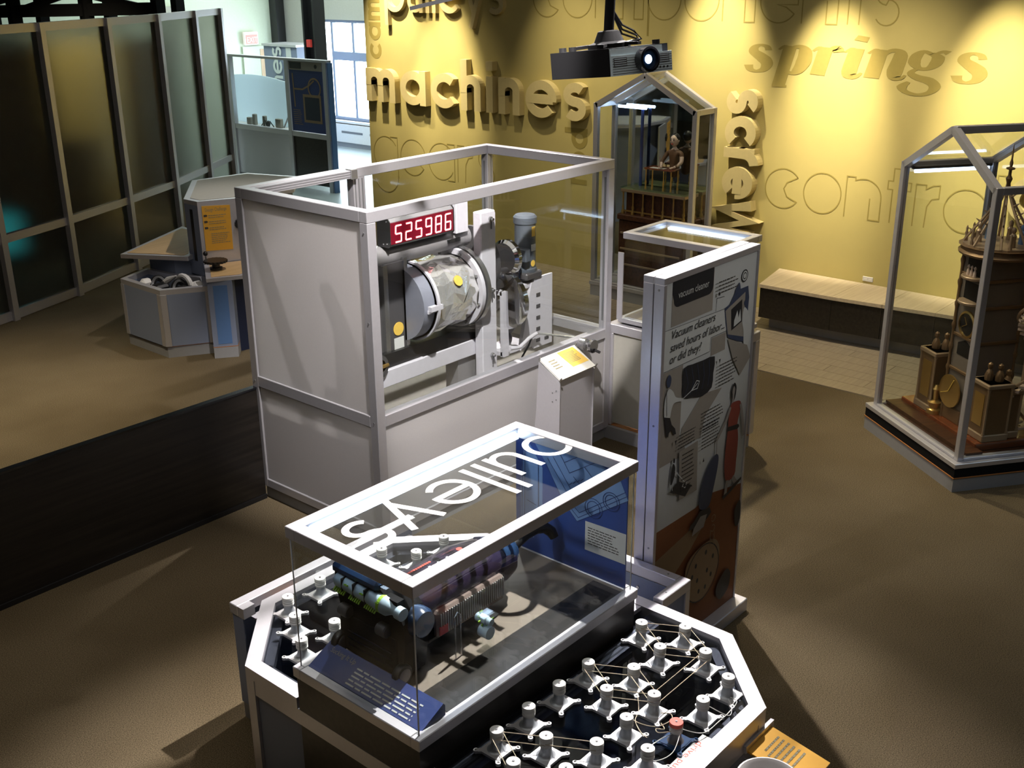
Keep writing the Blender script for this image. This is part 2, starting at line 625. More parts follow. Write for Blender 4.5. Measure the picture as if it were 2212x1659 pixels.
def put_text(s, size, origin, ux, uy, mat, parent, name='lettering', width=None, **kw):
    vs, fs = text_mesh(s, size, **kw)
    if width:
        xs = [v[0] for v in vs]
        k = width / (max(xs) - min(xs))
        vs = [(v[0] * k, v[1], 0) for v in vs]
    o, ux, uy = Vector(origin), Vector(ux), Vector(uy)
    mb = MB()
    mb.add([o + ux * v[0] + uy * v[1] for v in vs], fs)
    return mb.build(name, mat, parent)
def text_bars(mb, origin, ux, uy, width, lines, pitch, h=None, ragged=.25, seed=1, t=.0006):
    rnd = random.Random(seed)
    o, ux, uy = Vector(origin), Vector(ux), Vector(uy)
    h = h or pitch * .42
    for i in range(lines):
        w = width * (1 - ragged * rnd.random())
        x = 0
        while x < w:
            l = min(rnd.uniform(.06, .16) * width, w - x)
            mb.plate([(x, -i * pitch), (x + l, -i * pitch), (x + l, -i * pitch + h), (x, -i * pitch + h)], o, ux, uy, t)
            x += l + width * .022
    return mb

# ------------------------------------------------------------------ geometric stroke lettering (x-height 1)
def arc(cx, cy, r, a0, a1, n=20):
    return [(cx + r * cos(radians(a0 + (a1 - a0) * i / n)), cy + r * sin(radians(a0 + (a1 - a0) * i / n))) for i in range(n + 1)]
def glyph(ch, w):
    r = .5 - w / 2
    h = w / 2
    A = 1.42
    D = -.42
    S = lambda x, y0, y1: [(x, y0), (x, y1)]
    if ch == 'o':
        return [(arc(.5, .5, r, 0, 360, 32)[:-1], True)], 1.0
    if ch == 'c':
        return [(arc(.5, .5, r, 42, 318, 28), False)], .92
    if ch == 'e':
        return [(arc(.5, .5, r, -8, 318, 30), False), ([(.06, .5), (1 - h, .5)], False)], 1.0
    if ch == 'a':
        return [(arc(.5, .5, r, 0, 360, 32)[:-1], True), (S(1 - h, 0, 1), False)], 1.0
    if ch == 'd':
        return [(arc(.5, .5, r, 0, 360, 32)[:-1], True), (S(1 - h, 0, A), False)], 1.0
    if ch == 'p':
        return [(arc(.5, .5, r, 0, 360, 32)[:-1], True), (S(h, D, 1), False)], 1.0
    if ch == 'g':
        return [(arc(.5, .5, r, 0, 360, 32)[:-1], True), (S(1 - h, -.1, 1)[::-1] + arc(.5, -.08, r, 0, -140, 14), False)], 1.0
    if ch in 'nhm':
        ra = .36 - h
        out = [(S(h, 0, A if ch == 'h' else 1), False)]
        x = h
        for _ in range(2 if ch == 'm' else 1):
            out.append(([(x, .5)] + arc(x + ra, 1 - h - ra, ra, 180, 0, 16) + [(x + 2 * ra, 0)], False))
            x += 2 * ra
        return out, x + h
    if ch == 'u':
        ra = .36 - h
        return [([(h, 1)] + arc(h + ra, h + ra, ra, 180, 360, 16) + [(h + 2 * ra, .5)], False), (S(h + 2 * ra, 0, 1), False)], 2 * ra + w
    if ch == 'i':
        return [(S(h, 0, 1), False), (S(h, 1.16, 1.16 + w), False)], w
    if ch == 'l':
        return [(S(h, 0, A), False)], w
    if ch == 'r':
        return [(S(h, 0, 1), False), ([(h, .45)] + arc(h + .36, .64, .36, 180, 92, 8), False)], .52
    if ch == 't':
        return [(S(h + .12, 0, 1.35), False), ([(0, 1 - h), (.24 + w, 1 - h)], False)], .24 + w
    if ch == 's':
        r1 = (1 - w) / 4
        cx = r1 + h + .06
        up_ = [(cx + (x - cx) * 1.22, y) for x, y in arc(cx, .5 + r1, r1, 35, 270, 16)]
        lo_ = [(cx + (x - cx) * 1.22, y) for x, y in arc(cx, .5 - r1, r1, 90, -145, 16)]
        return [(up_ + lo_[1:], False)], 2 * cx
    if ch == 'w':
        return [([(h * .8, 1), (.33, 0.02), (.62, .98), (.91, .02), (1.24 - h * .8, 1)], False)], 1.24
    if ch == 'y':
        return [([(h, 1), (.44, .02)], False), ([(.88 - h, 1), (.30, D)], False)], .88
    return [], .5
def word_strokes(word, w, gap=.14):
    x = 0
    out = []
    for ch in word:
        g, adv = glyph(ch, w)
        out.append([([(p[0] + x, p[1]) for p in pts], cl) for pts, cl in g])
        x += adv + gap
    return out, x - gap
def raised_word(word, label, origin, ux, uy, xh, w, depth, width=None, gap=.14, mats=('yellow_letter', 'letter_side')):
    strokes, total = word_strokes(word, w, gap)
    ux, uy, o = Vector(ux), Vector(uy), Vector(origin)
    k = (width / (total * xh)) if width else 1.0
    t = thing('raised_wall_word', label, 'lettering', tuple(o))
    for g in strokes:
        mb = MB()
        n3 = ux.cross(uy).normalized()
        for q, (pts, cl) in enumerate(g):
            mb.ribbon([(p[0] * k, p[1]) for p in pts], w, o + n3 * (.0015 * q), ux * xh, uy * xh, depth, cl)
        mb.build('letter', mats[0], t)
    return t

# ================================================================== the room
H_ROOM = 6.2
o = MB().box((-3, -4, -.12), (14.36, 18.5, 0)).build('floor', 'carpet'); struct(o)
# pale plank flooring in front of the bench
o = MB().box((8.02, -3.5, 0), (9.66, 9.6, .003)).build('floor_planks', 'pale_plank'); struct(o)
pl = None
pw, plen = .164, 1.3
for i in range(10):
    for j in range(11):
        y0 = -3.6 + j * plen + (i % 3) * .43
        y1 = min(y0 + plen, 9.6)
        if y1 - y0 < .1 or y0 > 9.5:
            continue
        if pl is None or abs((y1 - y0) - plen) > 1e-6:
            q = MB().box((.002, .002, .003), (pw - .002, y1 - y0 - .002, .008)).build('plank', 'pale_plank', o)
            if abs((y1 - y0) - plen) < 1e-6:
                pl = q
        else:
            q = pl.copy(); col.objects.link(q); q.parent = o
        q.location = (8.02 + i * pw, y0, 0)
o = MB().box((9.95, 10.95, 0), (14.36, 18.5, .006)).build('floor_far', 'floor_far'); struct(o)
o = MB().box((-3, -4, H_ROOM), (14.36, 18.5, H_ROOM + .1)).build('ceiling', 'ceiling_black'); struct(o)
XW = 9.666
wall_y = MB().box((XW, -4, 0), (XW + .2, 10.76, H_ROOM)).build('wall_back', 'yellow_paint'); struct(wall_y)
# far wall with the window
WY0, WY1, WZ0, WZ1 = 14.6, 17.74, .50, 2.34
XF = 14.36
mb = MB()
mb.box((XF, -4, 0), (XF + .25, WY0, H_ROOM)).box((XF, WY1, 0), (XF + .25, 18.7, H_ROOM))
mb.box((XF, WY0, 0), (XF + .25, WY1, WZ0)).box((XF, WY0, WZ1), (XF + .25, WY1, H_ROOM))
wall_far = mb.build('wall_far', 'grey_paint'); struct(wall_far)
wall_g = MB().box((-3, 18.5, 0), (14.36, 18.7, H_ROOM)).build('wall_left', 'green_paint'); struct(wall_g)
struct(MB().box((-3.2, -4, 0), (-3, 18.7, H_ROOM)).build('wall_front', 'dim_wall'))
struct(MB().box((-3, -4.2, 0), (14.6, -4, H_ROOM)).build('wall_right', 'dim_wall'))
# window
w = MB()
w.box((XF + .03, WY0, WZ0), (XF + .13, WY1, WZ0 + .06)).box((XF + .03, WY0, WZ1 - .05), (XF + .13, WY1, WZ1))
w.box((XF + .03, WY1 - .05, WZ0), (XF + .13, WY1, WZ1)).box((XF + .03, WY0, WZ0), (XF + .13, WY0 + .05, WZ1))
win = w.build('window_1', 'grey_laminate'); struct(win)
for yy in (16.965, 16.37, 15.78, 15.19):
    MB().box((XF + .04, yy - .028, WZ0), (XF + .12, yy + .028, WZ1)).build('mullion', 'grey_laminate', win)
MB().box((XF + .02, WY0, 1.61), (XF + .12, 16.965, 1.765)).build('transom', 'grey_laminate', win)
ys = [WY1 - .05, 16.965, 16.37, 15.78, 15.19, WY0 + .05]
for a, b in zip(ys, ys[1:]):
    MB().box((XF + .075, b + .028, WZ0 + .06), (XF + .081, a - .028, WZ1 - .05)).build('pane', 'glass', win)
MB().box((XF - .10, WY0 - .05, WZ0 - .04), (XF + .05, WY1 + .05, WZ0)).build('window_sill', 'white', win)
hv = MB().box((XF - .13, WY0 - 1.5, .10), (XF, WY1 + .2, .44)).build('trim_1', 'white'); struct(hv)
for yy in (17.15, 16.35, 15.55):
    MB().box((XF - .134, yy - .30, .275), (XF - .129, yy + .30, .315)).build('vent_slot', 'alu_groove', hv)
struct(MB().box((XF - .10, WY0 - 1.5, 0), (XF, 18.5, .09)).build('baseboard_far', 'kick_grey'))
# portal for the daylight
pd = bpy.data.lights.new('window_portal', 'AREA')
pd.shape = 'RECTANGLE'; pd.size = WZ1 - WZ0; pd.size_y = WY1 - WY0
pd.cycles.is_portal = True
po = bpy.data.objects.new('window_portal', pd); col.objects.link(po)
po.location = (XF + .2, (WY0 + WY1) / 2, (WZ0 + WZ1) / 2)
po.rotation_euler = Vector((-1, 0, 0)).to_track_quat('-Z', 'Y').to_euler()
# door in the green wall, exit sign over it
d = MB().box((13.42, 18.46, 0), (14.06, 18.5, 1.84)).build('door_1', 'green_paint'); struct(d)
MB().box((13.82, 18.452, .1), (14.0, 18.46, 1.78)).build('door_panel', 'bronze_lit', d)
t = thing('exit_sign', 'lit red and white exit sign above the door on the pale green wall', 'sign', (13.6, 18.4, 1.86))
MB().bbox((13.44, 18.40, 1.87), (13.76, 18.47, 2.11), .01).build('housing', 'exit_face', t)
MB().box((13.47, 18.392, 1.89), (13.73, 18.40, 2.06)).build('face', 'exit_red', t)
put_text('EXIT', .15, (13.475, 18.389, 1.915), (1, 0, 0), (0, 0, 1), 'exit_face', t, width=.245)

# tall black steel columns
t = MB().box((14.14, 18.28, 0), (14.34, 18.48, H_ROOM)).build('steel_column', 'black'); tag(t, 'slim black pipe column in the corner beside the green wall', 'column')
t = thing('steel_column', 'black steel column standing in front of the bright window', 'column', (12.4, 15.05, 0))
MB().box((12.28, 14.90, 0), (12.52, 14.94, H_ROOM)).box((12.28, 15.16, 0), (12.52, 15.20, H_ROOM)).box((12.38, 14.94, 0), (12.42, 15.16, H_ROOM)).build('beam_profile', 'black', t)
MB().box((12.24, 14.98, 2.02), (12.28, 15.08, 2.14)).build('alarm_box', 'red', t)
# backlit tower sign
t = thing('tower_sign', 'glassy box sign with vertical letters near the far window', 'sign', (13.0, 16.7, 0))
MB().box((13.0, 16.3, 0), (13.5, 17.25, 1.93)).build('body', 'grey_laminate', t)
MB().box((12.99, 16.46, 1.4), (13.0, 16.60, 1.92)).build('edge_light', 'panel_pale', t)
MB().box((12.97, 16.28, 1.93), (13.52, 17.27, 1.97)).build('cap', 'alu', t)
g = MB()
strokes, tot = word_strokes('machines', .2, .12)
for gl in strokes:
    for pts, cl in gl:
        g.ribbon([(p[0] - tot, p[1]) for p in pts], .2, (12.985, 16.72, 1.93), Vector((0, 0, .26)), Vector((0, .26, 0)), .004, cl)
g.build('lettering', 'panel_pale', t)

# ------------------------------------------------------------------ words on the yellow wall
UX, UZ = (0, -1, 0), (0, 0, 1)
raised_word('machines', 'raised cream letters spelling machines on the yellow wall', (XW, 10.70, 1.672), UX, UZ, .40, .25, .085, 3.47, .16)
raised_word('pulleys', 'raised cream letters spelling pulleys high on the yellow wall', (XW, 10.32, 2.735), UX, UZ, .36, .16, .06, 1.90, .14)
raised_word('screw', 'raised cream letters spelling screw running down the yellow wall', (XW, 5.545, 2.125), (0, 0, -1), (0, -1, 0), .335, .29, .10, 1.44, .07)
raised_word('gear', 'raised cream word showing at the picture edge behind the clock case', (XW, 2.86, 1.19), UX, UZ, .40, .25, .07, None, .16)
# flat painted serif word
def serif_s(x):
    return [([(x + .40, .80), (x + .36, .93), (x + .22, .98), (x + .10, .90), (x + .08, .74), (x + .20, .60), (x + .32, .46), (x + .38, .30), (x + .32, .10), (x + .16, .02), (x + .02, .08), (x - .02, .24)],
             [.11, .10, .07, .12, .17, .21, .23, .19, .13, .07, .12, .15])]
SP = []
SP.append(serif_s(0))
SP.append([([(.62, .84), (.74, .97), (.80, .90)], [.04, .07, .12]), ([(.86, .99), (.66, -.46)], [.20, .20]), ([(.52, -.48), (.84, -.48)], [.07, .07]),
           ([(.80, .62), (.92, .92), (1.08, .97), (1.18, .82), (1.16, .45), (1.04, .10), (.90, .02), (.76, .14)], [.05, .08, .12, .20, .23, .17, .09, .06])])
SP.append([([(1.34, .84), (1.46, .97), (1.54, .90)], [.04, .07, .12]), ([(1.60, .99), (1.46, 0)], [.21, .22]), ([(1.58, .60), (1.70, .90), (1.82, .97), (1.86, .84)], [.05, .09, .16, .17])])
SP.append([([(1.98, .84), (2.12, .97), (2.18, .90)], [.04, .07, .12]), ([(2.22, .99), (2.10, .18), (2.16, .02), (2.28, .06), (2.34, .16)], [.21, .22, .17, .07, .04]),
           ([(2.27, 1.25), (2.33, 1.42)], [.19, .17])])
SP.append([([(2.44, .84), (2.58, .97), (2.64, .90)], [.04, .07, .12]), ([(2.68, .99), (2.54, 0)], [.21, .22]), ([(2.66, .60), (2.82, .92), (2.98, .97), (3.06, .82), (2.98, .30), (2.98, .06), (3.10, .04), (3.18, .16)], [.05, .08, .12, .19, .22, .17, .07, .04])])
SP.append([([(3.62, .90), (3.48, .98), (3.36, .84), (3.32, .60), (3.42, .42), (3.58, .42), (3.70, .58), (3.74, .80), (3.62, .92)], [.09, .08, .15, .17, .09, .09, .16, .17, .09]),
           ([(3.70, .92), (3.82, 1.0), (3.92, .96)], [.05, .07, .13]), ([(3.38, .40), (3.28, .24), (3.42, .10), (3.62, .02), (3.74, -.16), (3.66, -.38), (3.44, -.48), (3.22, -.40), (3.14, -.24), (3.26, -.06)], [.06, .10, .15, .18, .16, .10, .08, .10, .14, .06])])
SP.append([serif_s(4.12)[0]])
t = thing('painted_wall_word', 'dark mustard serif word springs painted on the yellow wall', 'lettering', (XW, 5.3, 2.28))
for g in SP:
    mb = MB()
    for pts, ws in g:
        pts2 = [(p[0] * .87, p[1]) for p in pts]
        # smooth the strokes
        P2, W2 = [], []
        n = len(pts2)
        for i in range(n - 1):
            p0, p1, p2, p3 = pts2[max(i - 1, 0)], pts2[i], pts2[i + 1], pts2[min(i + 2, n - 1)]
            for s_ in range(4 if n > 2 else 1):
                u = s_ / 4
                P2.append(tuple(.5 * ((2 * p1[k]) + (-p0[k] + p2[k]) * u + (2 * p0[k] - 5 * p1[k] + 4 * p2[k] - p3[k]) * u * u + (-p0[k] + 3 * p1[k] - 3 * p2[k] + p3[k]) * u ** 3) for k in (0, 1)))
                W2.append((ws[i] * (1 - u) + ws[i + 1] * u) * 1.22)
        P2.append(pts2[-1]); W2.append(ws[-1] * 1.22)
        mb.ribbon(P2, W2, (XW - .0005, 5.38, 2.285), Vector(UX) * .575 * .95, Vector(UZ) * .245, .001)
    mb.build('letter', 'yellow_print', t)
# outlined words
def outline_word(word, label, y0, z0, h, adv, lw=.011, spacing=None):
    t = thing('outlined_wall_word', label, 'lettering', (XW, y0, z0))
    x = 0
    for ch in word:
        r = .5
        S = []
        a = 1.0
        if ch == 'o':
            S = [arc(.5, .5, .5, 0, 360, 36)]
        elif ch == 'c':
            S = [arc(.5, .5, .5, 38, 322, 32) + [(.62, .30), (.52, .5), (.60, .66), arc(.5, .5, .5, 38, 39, 1)[0]]]
            a = .95
        elif ch == 'e':
            S = [arc(.5, .5, .5, 0, 325, 34) + [(.70, .36), (.45, .42), (1.0, .42), (1.0, .5)]]
        elif ch == 'n':
            S = [[(0, 0), (0, 1), (.22, 1), (.22, .92)] + arc(.45, .52, .45, 110, 0, 14) + [(.90, 0), (.62, 0), (.62, .52)]]
            a = .92
        elif ch == 'm':
            S = [[(0, 0), (0, 1), (.22, 1), (.22, .92)] + arc(.45, .55, .42, 110, 20, 10) + arc(1.15, .55, .42, 140, 0, 12) + [(1.57, 0), (1.28, 0), (1.28, .5)], [(.92, .5), (.92, 0), (.64, 0), (.64, .5)]]
            a = 1.6
        elif ch == 't':
            S = [[(.12, 0), (.12, .80), (0, .80), (0, 1), (.12, 1), (.12, 1.3), (.40, 1.3), (.40, 1), (.56, 1), (.56, .80), (.40, .80), (.40, 0)]]
            a = .56
        elif ch == 'r':
            S = [[(0, 0), (0, 1), (.24, 1), (.24, .9), (.40, 1.0), (.56, 1.02), (.56, .72), (.40, .68), (.30, .50), (.28, 0)]]
            a = .58
        elif ch == 'p':
            S = [arc(.5, .5, .5, 200, -158, 34) + [(.03, -.4), (-.0, -.4), (0, .5)]]
        elif ch == 's':
            S = [arc(.35, .72, .28, 20, 265, 14) + arc(.36, .28, .28, 85, -150, 14)]
            a = .68
        elif ch == 'l':
            S = [[(0, 0), (0, 1.4), (.27, 1.4), (.27, 0), (0, 0)]]
            a = .27
        elif ch == 'g':
            S = [arc(.5, .5, .5, 30, 330, 30), [(.72, .9), (.72, 1), (1, 1), (1, -.1)] + arc(.5, -.1, .5, 0, -150, 12)]
        elif ch == 'a':
            S = [arc(.5, .5, .5, 30, 330, 30), [(.74, .88), (.74, 1), (1, 1), (1, 0), (.74, 0)]]
        if S:
            mb = MB()
            for pts in S:
                mb.ribbon([(p[0] * adv + x, p[1]) for p in pts], lw / h, (XW - .0006, y0, z0), Vector(UX) * h, Vector(UZ) * h, .0012)
            mb.build('letter', 'yellow_print', t)
        x += (a + .12) * adv
    return t
outline_word('control', 'thin outlined word control on the yellow wall above the bench', 5.12, 1.035, .375, 1.0)
outline_word('components', 'thin outlined word components high on the yellow wall', 8.04, 2.725, .38, 1.0)
outline_word('gears', 'thin outlined word low on the wall below the word machines', 10.70, .80, .44, 1.0)
# faint turned words
t = thing('painted_wall_word', 'mustard letters of the word cams turned upright at the wall end', 'lettering', (XW, 10.68, 2.3))
g, tot = word_strokes('cams', .24, .12)
for gl in g:
    mb = MB()
    for pts, cl in gl:
        mb.ribbon(pts, .24, (XW - .0005, 10.47, 2.18), Vector((0, 0, .21)), Vector((0, .21, 0)), .001, cl)
    mb.build('letter', 'yellow_print', t)
t = thing('painted_wall_word', 'mustard letters of the word rods turned upright beside the automaton case', 'lettering', (XW, 7.2, 1.2))
g, tot = word_strokes('rod', .26, .12)
for gl in g:
    mb = MB()
    for pts, cl in gl:
        mb.ribbon(pts, .26, (XW - .0005, 7.28, .98), Vector((0, 0, .22)), Vector((0, .22, 0)), .001, cl)
    mb.build('letter', 'yellow_print', t)
# wall socket over the bench
t = thing('wall_socket', 'small pale socket plate on the yellow wall just above the bench', 'socket', (XW, 4.0, .47))
MB().bbox((XW - .008, 3.95, .465), (XW, 4.05, .51), .003).build('plate', 'white', t)
MB().box((XW - .010, 3.965, .48), (XW - .008, 3.99, .495)).box((XW - .010, 4.01, .48), (XW - .008, 4.035, .495)).build('outlet', 'nylon', t)

# ------------------------------------------------------------------ bench below the wall
t = thing('bench', 'long low bench with pale wood top and black front along the yellow wall', 'bench', (9.2, 2.0, 0))
bf = [(9.02, 4.77), (9.046, 4.06), (9.092, 3.61), (9.14, 3.16), (9.19, 2.6), (9.21, 1.6), (9.21, -1.2)]
MB().prism([(p[0] + .14, p[1] - (.06 if i == 0 else 0)) for i, p in enumerate(bf)] + [(9.66, -1.2), (9.66, 4.82)], 0, .125).build('kick_plinth', 'kick_grey', t)
for i in range(len(bf) - 1):
    (xa, ya), (xb, yb) = bf[i], bf[i + 1]
    yb += .003
    yw = 4.90 if i == 0 else ya
    MB().prism([(xa + .012, ya - (.01 if i == 0 else 0)), (9.66, yw - (.01 if i == 0 else 0)), (9.66, yb), (xb + .012, yb)], .125, .412).build('front_board', 'dark_wood', t)
    MB().prism([(xa, ya), (9.66, yw), (9.66, yb), (xb, yb)], .412, .443).build('seat_board', 'bench_wood', t)

# ------------------------------------------------------------------ low dark wall joining the machine case
lw = thing('low_screen', 'low dark wood screen running from the tall machine case', 'screen', (1.5, 5.46, 0))
MB().box((-1.6, 5.44, .0), (3.828, 5.475, .755)).build('board', 'dark_wood', lw)
MB().box((-1.6, 5.435, .755), (3.828, 5.480, .768)).build('edge_strip', 'black_gloss', lw)
MB().box((-1.6, 5.43, 0), (3.828, 5.44, .03)).build('foot_strip', 'black', lw)

# ------------------------------------------------------------------ curved frosted partition
posts = [(2.95, 10.05), (3.80, 10.27), (4.656, 10.546), (5.52, 10.88), (6.51, 11.36), (7.44, 11.86), (8.37, 12.50), (9.12, 13.03)]
PH = 2.75
t = thing('frosted_partition', 'tall curved partition of smoky frosted panels in grey metal frames', 'partition', (6.0, 11.2, 0))
for i, (x, y) in enumerate(posts):
    a = posts[max(i - 1, 0)]
    b = posts[min(i + 1, len(posts) - 1)]
    d = Vector((b[0] - a[0], b[1] - a[1], 0)).normalized()
    n = Vector((-d.y, d.x, 0))
    mb = MB()
    c = Vector((x, y, 0))
    pts = [c - d * .035 - n * .06, c + d * .035 - n * .06, c + d * .035 + n * .06, c - d * .035 + n * .06]
    mb.prism([(p.x, p.y) for p in pts], 0, PH)
    mb.build('post', 'alu', t)
for (a, b) in zip(posts, posts[1:]):
    A, B = Vector((*a, 0)), Vector((*b, 0))
    for z, hh in ((.05, .09), (.80, .08), (PH - .04, .08)):
        MB().bar(A + Vector((0, 0, z)), B + Vector((0, 0, z)), .06, hh).build('rail', 'alu', t)
    for z0, z1 in ((.09, .76), (.84, PH - .08)):
        MB().bar(A + Vector((0, 0, (z0 + z1) / 2)), B + Vector((0, 0, (z0 + z1) / 2)), .010, z1 - z0).build('panel', 'frost_dark', t)

# ================================================================== tall machine case
TX0, TX1, TY0, TY1, TZ = 3.83, 6.05, 4.324, 5.478, 2.015
FW_ = .062
def frame_bar(mb, a, b):
    return mb.bbox(a, b, .003)
T = thing('machine_case', 'tall open-topped aluminium and glass case with the drum machine', 'display case', (4.94, 4.9, 0))
for i, (x, y) in enumerate(((TX0, TY0), (TX1 - FW_, TY0), (TX0, TY1 - FW_), (TX1 - FW_, TY1 - FW_))):
    p = frame_bar(MB(), (x, y, .085), (x + FW_, y + FW_, TZ - FW_)).build('post', 'alu', T)
    # slots of the extrusion on the inner sides
    sx = x + FW_ + .0005 if x == TX0 else x - .0015
    sy = y + FW_ / 2
    MB().box((sx, sy - .008, .9), (sx + .001, sy + .008, 1.9)).build('slot', 'alu_groove', p)
def rails(z0, z1, back=True):
    frame_bar(MB(), (TX0 + FW_, TY0, z0), (TX1 - FW_, TY0 + FW_, z1)).build('rail', 'alu', T)
    frame_bar(MB(), (TX0 + FW_, TY1 - FW_, z0), (TX1 - FW_, TY1, z1)).build('rail', 'alu', T)
    frame_bar(MB(), (TX0, TY0 + FW_, z0), (TX0 + FW_, TY1 - FW_, z1)).build('rail', 'alu', T)
    frame_bar(MB(), (TX1 - FW_, TY0 + FW_, z0), (TX1, TY1 - FW_, z1)).build('rail', 'alu', T)
rails(.776, .845)
rails(.085, .14)
for k in range(1):
    for (a, b) in (((TX0, TY0, 0), (TX1, TY0 + FW_, 0)), ((TX0, TY1 - FW_, 0), (TX1, TY1, 0))):
        frame_bar(MB(), (a[0], a[1], TZ - FW_), (b[0], b[1], TZ)).build('top_rail', 'alu', T)
    for x in (TX0, TX1 - FW_):
        frame_bar(MB(), (x, TY0 + FW_, TZ - FW_), (x + FW_, TY1 - FW_, TZ)).build('top_rail', 'alu', T)
# second extrusion line, joint and middle post of the rear side
rb = MB().box((TX0 + FW_, TY1 - .10, TZ - .052), (4.66, TY1 - FW_ - .001, TZ - .004)).build('upper_extrusion', 'alu', T)
for k in range(3):
    MB().box((TX0 + FW_, TY1 - .1012, TZ - .046 + k * .015), (4.66, TY1 - .1002, TZ - .040 + k * .015)).build('slot', 'alu_groove', rb)
mp = MB().box((4.70, TY1 - .06, .845), (4.80, TY1, TZ - FW_)).build('middle_post', 'alu', T)
for k in range(3):
    MB().box((4.712 + k * .03, TY1 - .0615, .86), (4.722 + k * .03, TY1 - .0602, TZ - .07)).build('slot', 'alu_groove', mp)
br = MB().bbox((4.645, TY1 - .112, TZ - .06), (4.70, TY1 - .05, TZ + .004), .004).build('joint_bracket', 'steel', T)
# sheets
MB().box((TX0 + .012, TY0 + FW_, .845), (TX0 + .018, TY1 - FW_, TZ - FW_)).build('frosted_panel', 'frost', T)
MB().box((TX0 + .012, TY0 + FW_, .14), (TX0 + .018, TY1 - FW_, .776)).build('frosted_panel', 'frost', T)
MB().box((TX0 + FW_, TY0 + .012, .14), (TX1 - FW_, TY0 + .018, .776)).build('front_panel', 'frost', T)
MB().box((TX0 + FW_, TY1 - .02, .14), (TX1 - FW_, TY1 - .014, .776)).build('rear_panel', 'frost', T)
MB().box((TX1 - .02, TY0 + FW_, .14), (TX1 - .014, TY1 - FW_, .776)).build('end_panel', 'frost', T)
MB().box((TX0 + FW_, TY0 + .020, .845), (TX1 - FW_, TY0 + .026, TZ - FW_)).build('glass_pane', 'case_glass', T)
MB().box((TX0 + FW_, TY1 - .026, .845), (4.70, TY1 - .020, TZ - FW_)).build('glass_pane', 'glass', T)
MB().box((4.80, TY1 - .026, .845), (TX1 - FW_, TY1 - .020, TZ - FW_)).build('glass_pane', 'glass', T)
MB().box((TX1 - .026, TY0 + FW_, .845), (TX1 - .020, TY1 - FW_, TZ - FW_)).build('glass_pane', 'glass', T)
MB().box((TX0 + .02, TY0 + .03, .60), (TX1 - .02, TY1 - .03, .62)).build('deck', 'panel_grey', T)
MB().box((TX0 + .02, TY0 + .02, 0), (TX1 - .02, TY1 - .02, .078)).build('kick_plinth', 'kick_grey', T)
MB().box((TX0 + .012, TY0 + .012, .078), (TX1 - .012, TY1 - .012, .085)).build('edge_band', 'orange_edge', T)
sc = MB()
for (x, y, z) in ((TX0 - .001, TY0 + .03, 1.9), (TX0 - .001, TY0 + .03, .81), (TX0 - .001, TY1 - .03, .81), (TX0 - .001, TY0 + .03, 1.4)):
    sc.lathe([(.005, 0), (.005, .002)], (x, y, z), (-1, 0, 0), 8)
sc.build('screw_heads', 'alu_groove', T)

# ------------------------------------------------------------------ drum machine inside
YM = 4.74
D = thing('drum_machine', 'white framed drum machine wrapped in foil inside the tall case', 'machine', (4.7, YM, .62))
# pipe beam
mb = MB()
mb.tube([(3.95, YM + .03, 1.615), (5.04, YM + .03, 1.615)], .066, 18)
pb = mb.build('pipe_beam', 'machine_grey', D, True)
MB().box((4.82, YM - .045, 1.61), (4.93, YM - .025, 1.632)).build('slot', 'black', pb)
MB().box((3.98, YM - .045, 1.60), (4.06, YM - .025, 1.622)).build('slot', 'black', pb)
# upright post with slanted brace
po_ = MB().bbox((4.99, 4.575, .62), (5.125, 4.645, 1.79), .006).build('upright', 'machine_white', D)
MB().bbox((5.125, 4.60, .62), (5.155, 4.62, 1.77), .004).build('upright_web', 'machine_white', D)
for z in (1.74, 1.28, .84):
    b_ = MB().lathe([(.016, 0), (.016, .012), (.009, .014), (.009, .03)], (5.075, 4.575, z), (0, -1, 0), 10).build('bolt', 'steel', D)
    MB().lathe([(.005, 0), (.005, .05)], (5.075, 4.565, z - .012), (0, 0, -1), 6).build('bolt_tail', 'machine_dark', b_)
# block behind the counter
MB().bbox((4.88, YM - .06, 1.66), (4.99, YM + .08, 1.86), .006).build('bracket_block', 'machine_white', D)
MB().box((4.99, YM + .10, 1.66), (5.30, YM + .108, 1.84)).build('clear_guard', 'acrylic', D)
MB().box((4.95, YM + .098, 1.84), (5.30, YM + .11, 1.848)).build('guard_edge', 'orange_light', D)
# rear left uprights
MB().box((4.10, YM - .03, .98), (4.25, YM + .10, 1.58)).build('side_plate', 'machine_dark', D)
MB().box((4.25, YM - .06, .98), (4.285, YM + .02, 1.58)).build('steel_strip', 'steel', D)
MB().box((4.285, YM - .045, .98), (4.42, YM + .06, 1.58)).build('side_plate', 'machine_dark', D)
MB().box((4.42, YM - .06, .98), (4.445, YM + .02, 1.60)).build('steel_strip', 'steel', D)
st = MB().lathe([(.042, 0), (.042, .003)], (4.365, YM - .046, 1.17), (0, -1, 0), 18).build('warning_disc', 'orange_light', D)
MB().box((4.325, YM - .049, 1.04), (4.405, YM - .046, 1.115)).build('paper_tag', 'print_white', D)
hl = MB()
hl.lathe([(.017, 0), (.017, .002)], (4.175, YM - .031, 1.25), (0, -1, 0), 12)
for k in range(6):
    hl.lathe([(.004, 0), (.004, .002)], (4.175 + .035 * cos(k * pi / 3), YM - .031, 1.25 + .045 * sin(k * pi / 3)), (0, -1, 0), 6)
hl.build('bolt_holes', 'black', D)
# crank wheel low behind the corner post
MB().lathe([(.075, 0), (.075, .02), (.05, .022), (.05, .0)], (4.13, YM - .10, 1.0), (0, -1, 0), 18).build('pulley_wheel', 'machine_dark', D, True)
MB().tube([(4.05, YM - .12, 1.0), (4.2, YM - .12, 1.0)], .012, 8).build('shaft', 'gold', D)
# drum
ZC, RD = 1.305, .25
XA, XB = 4.53, 4.90
YD = YM + .0
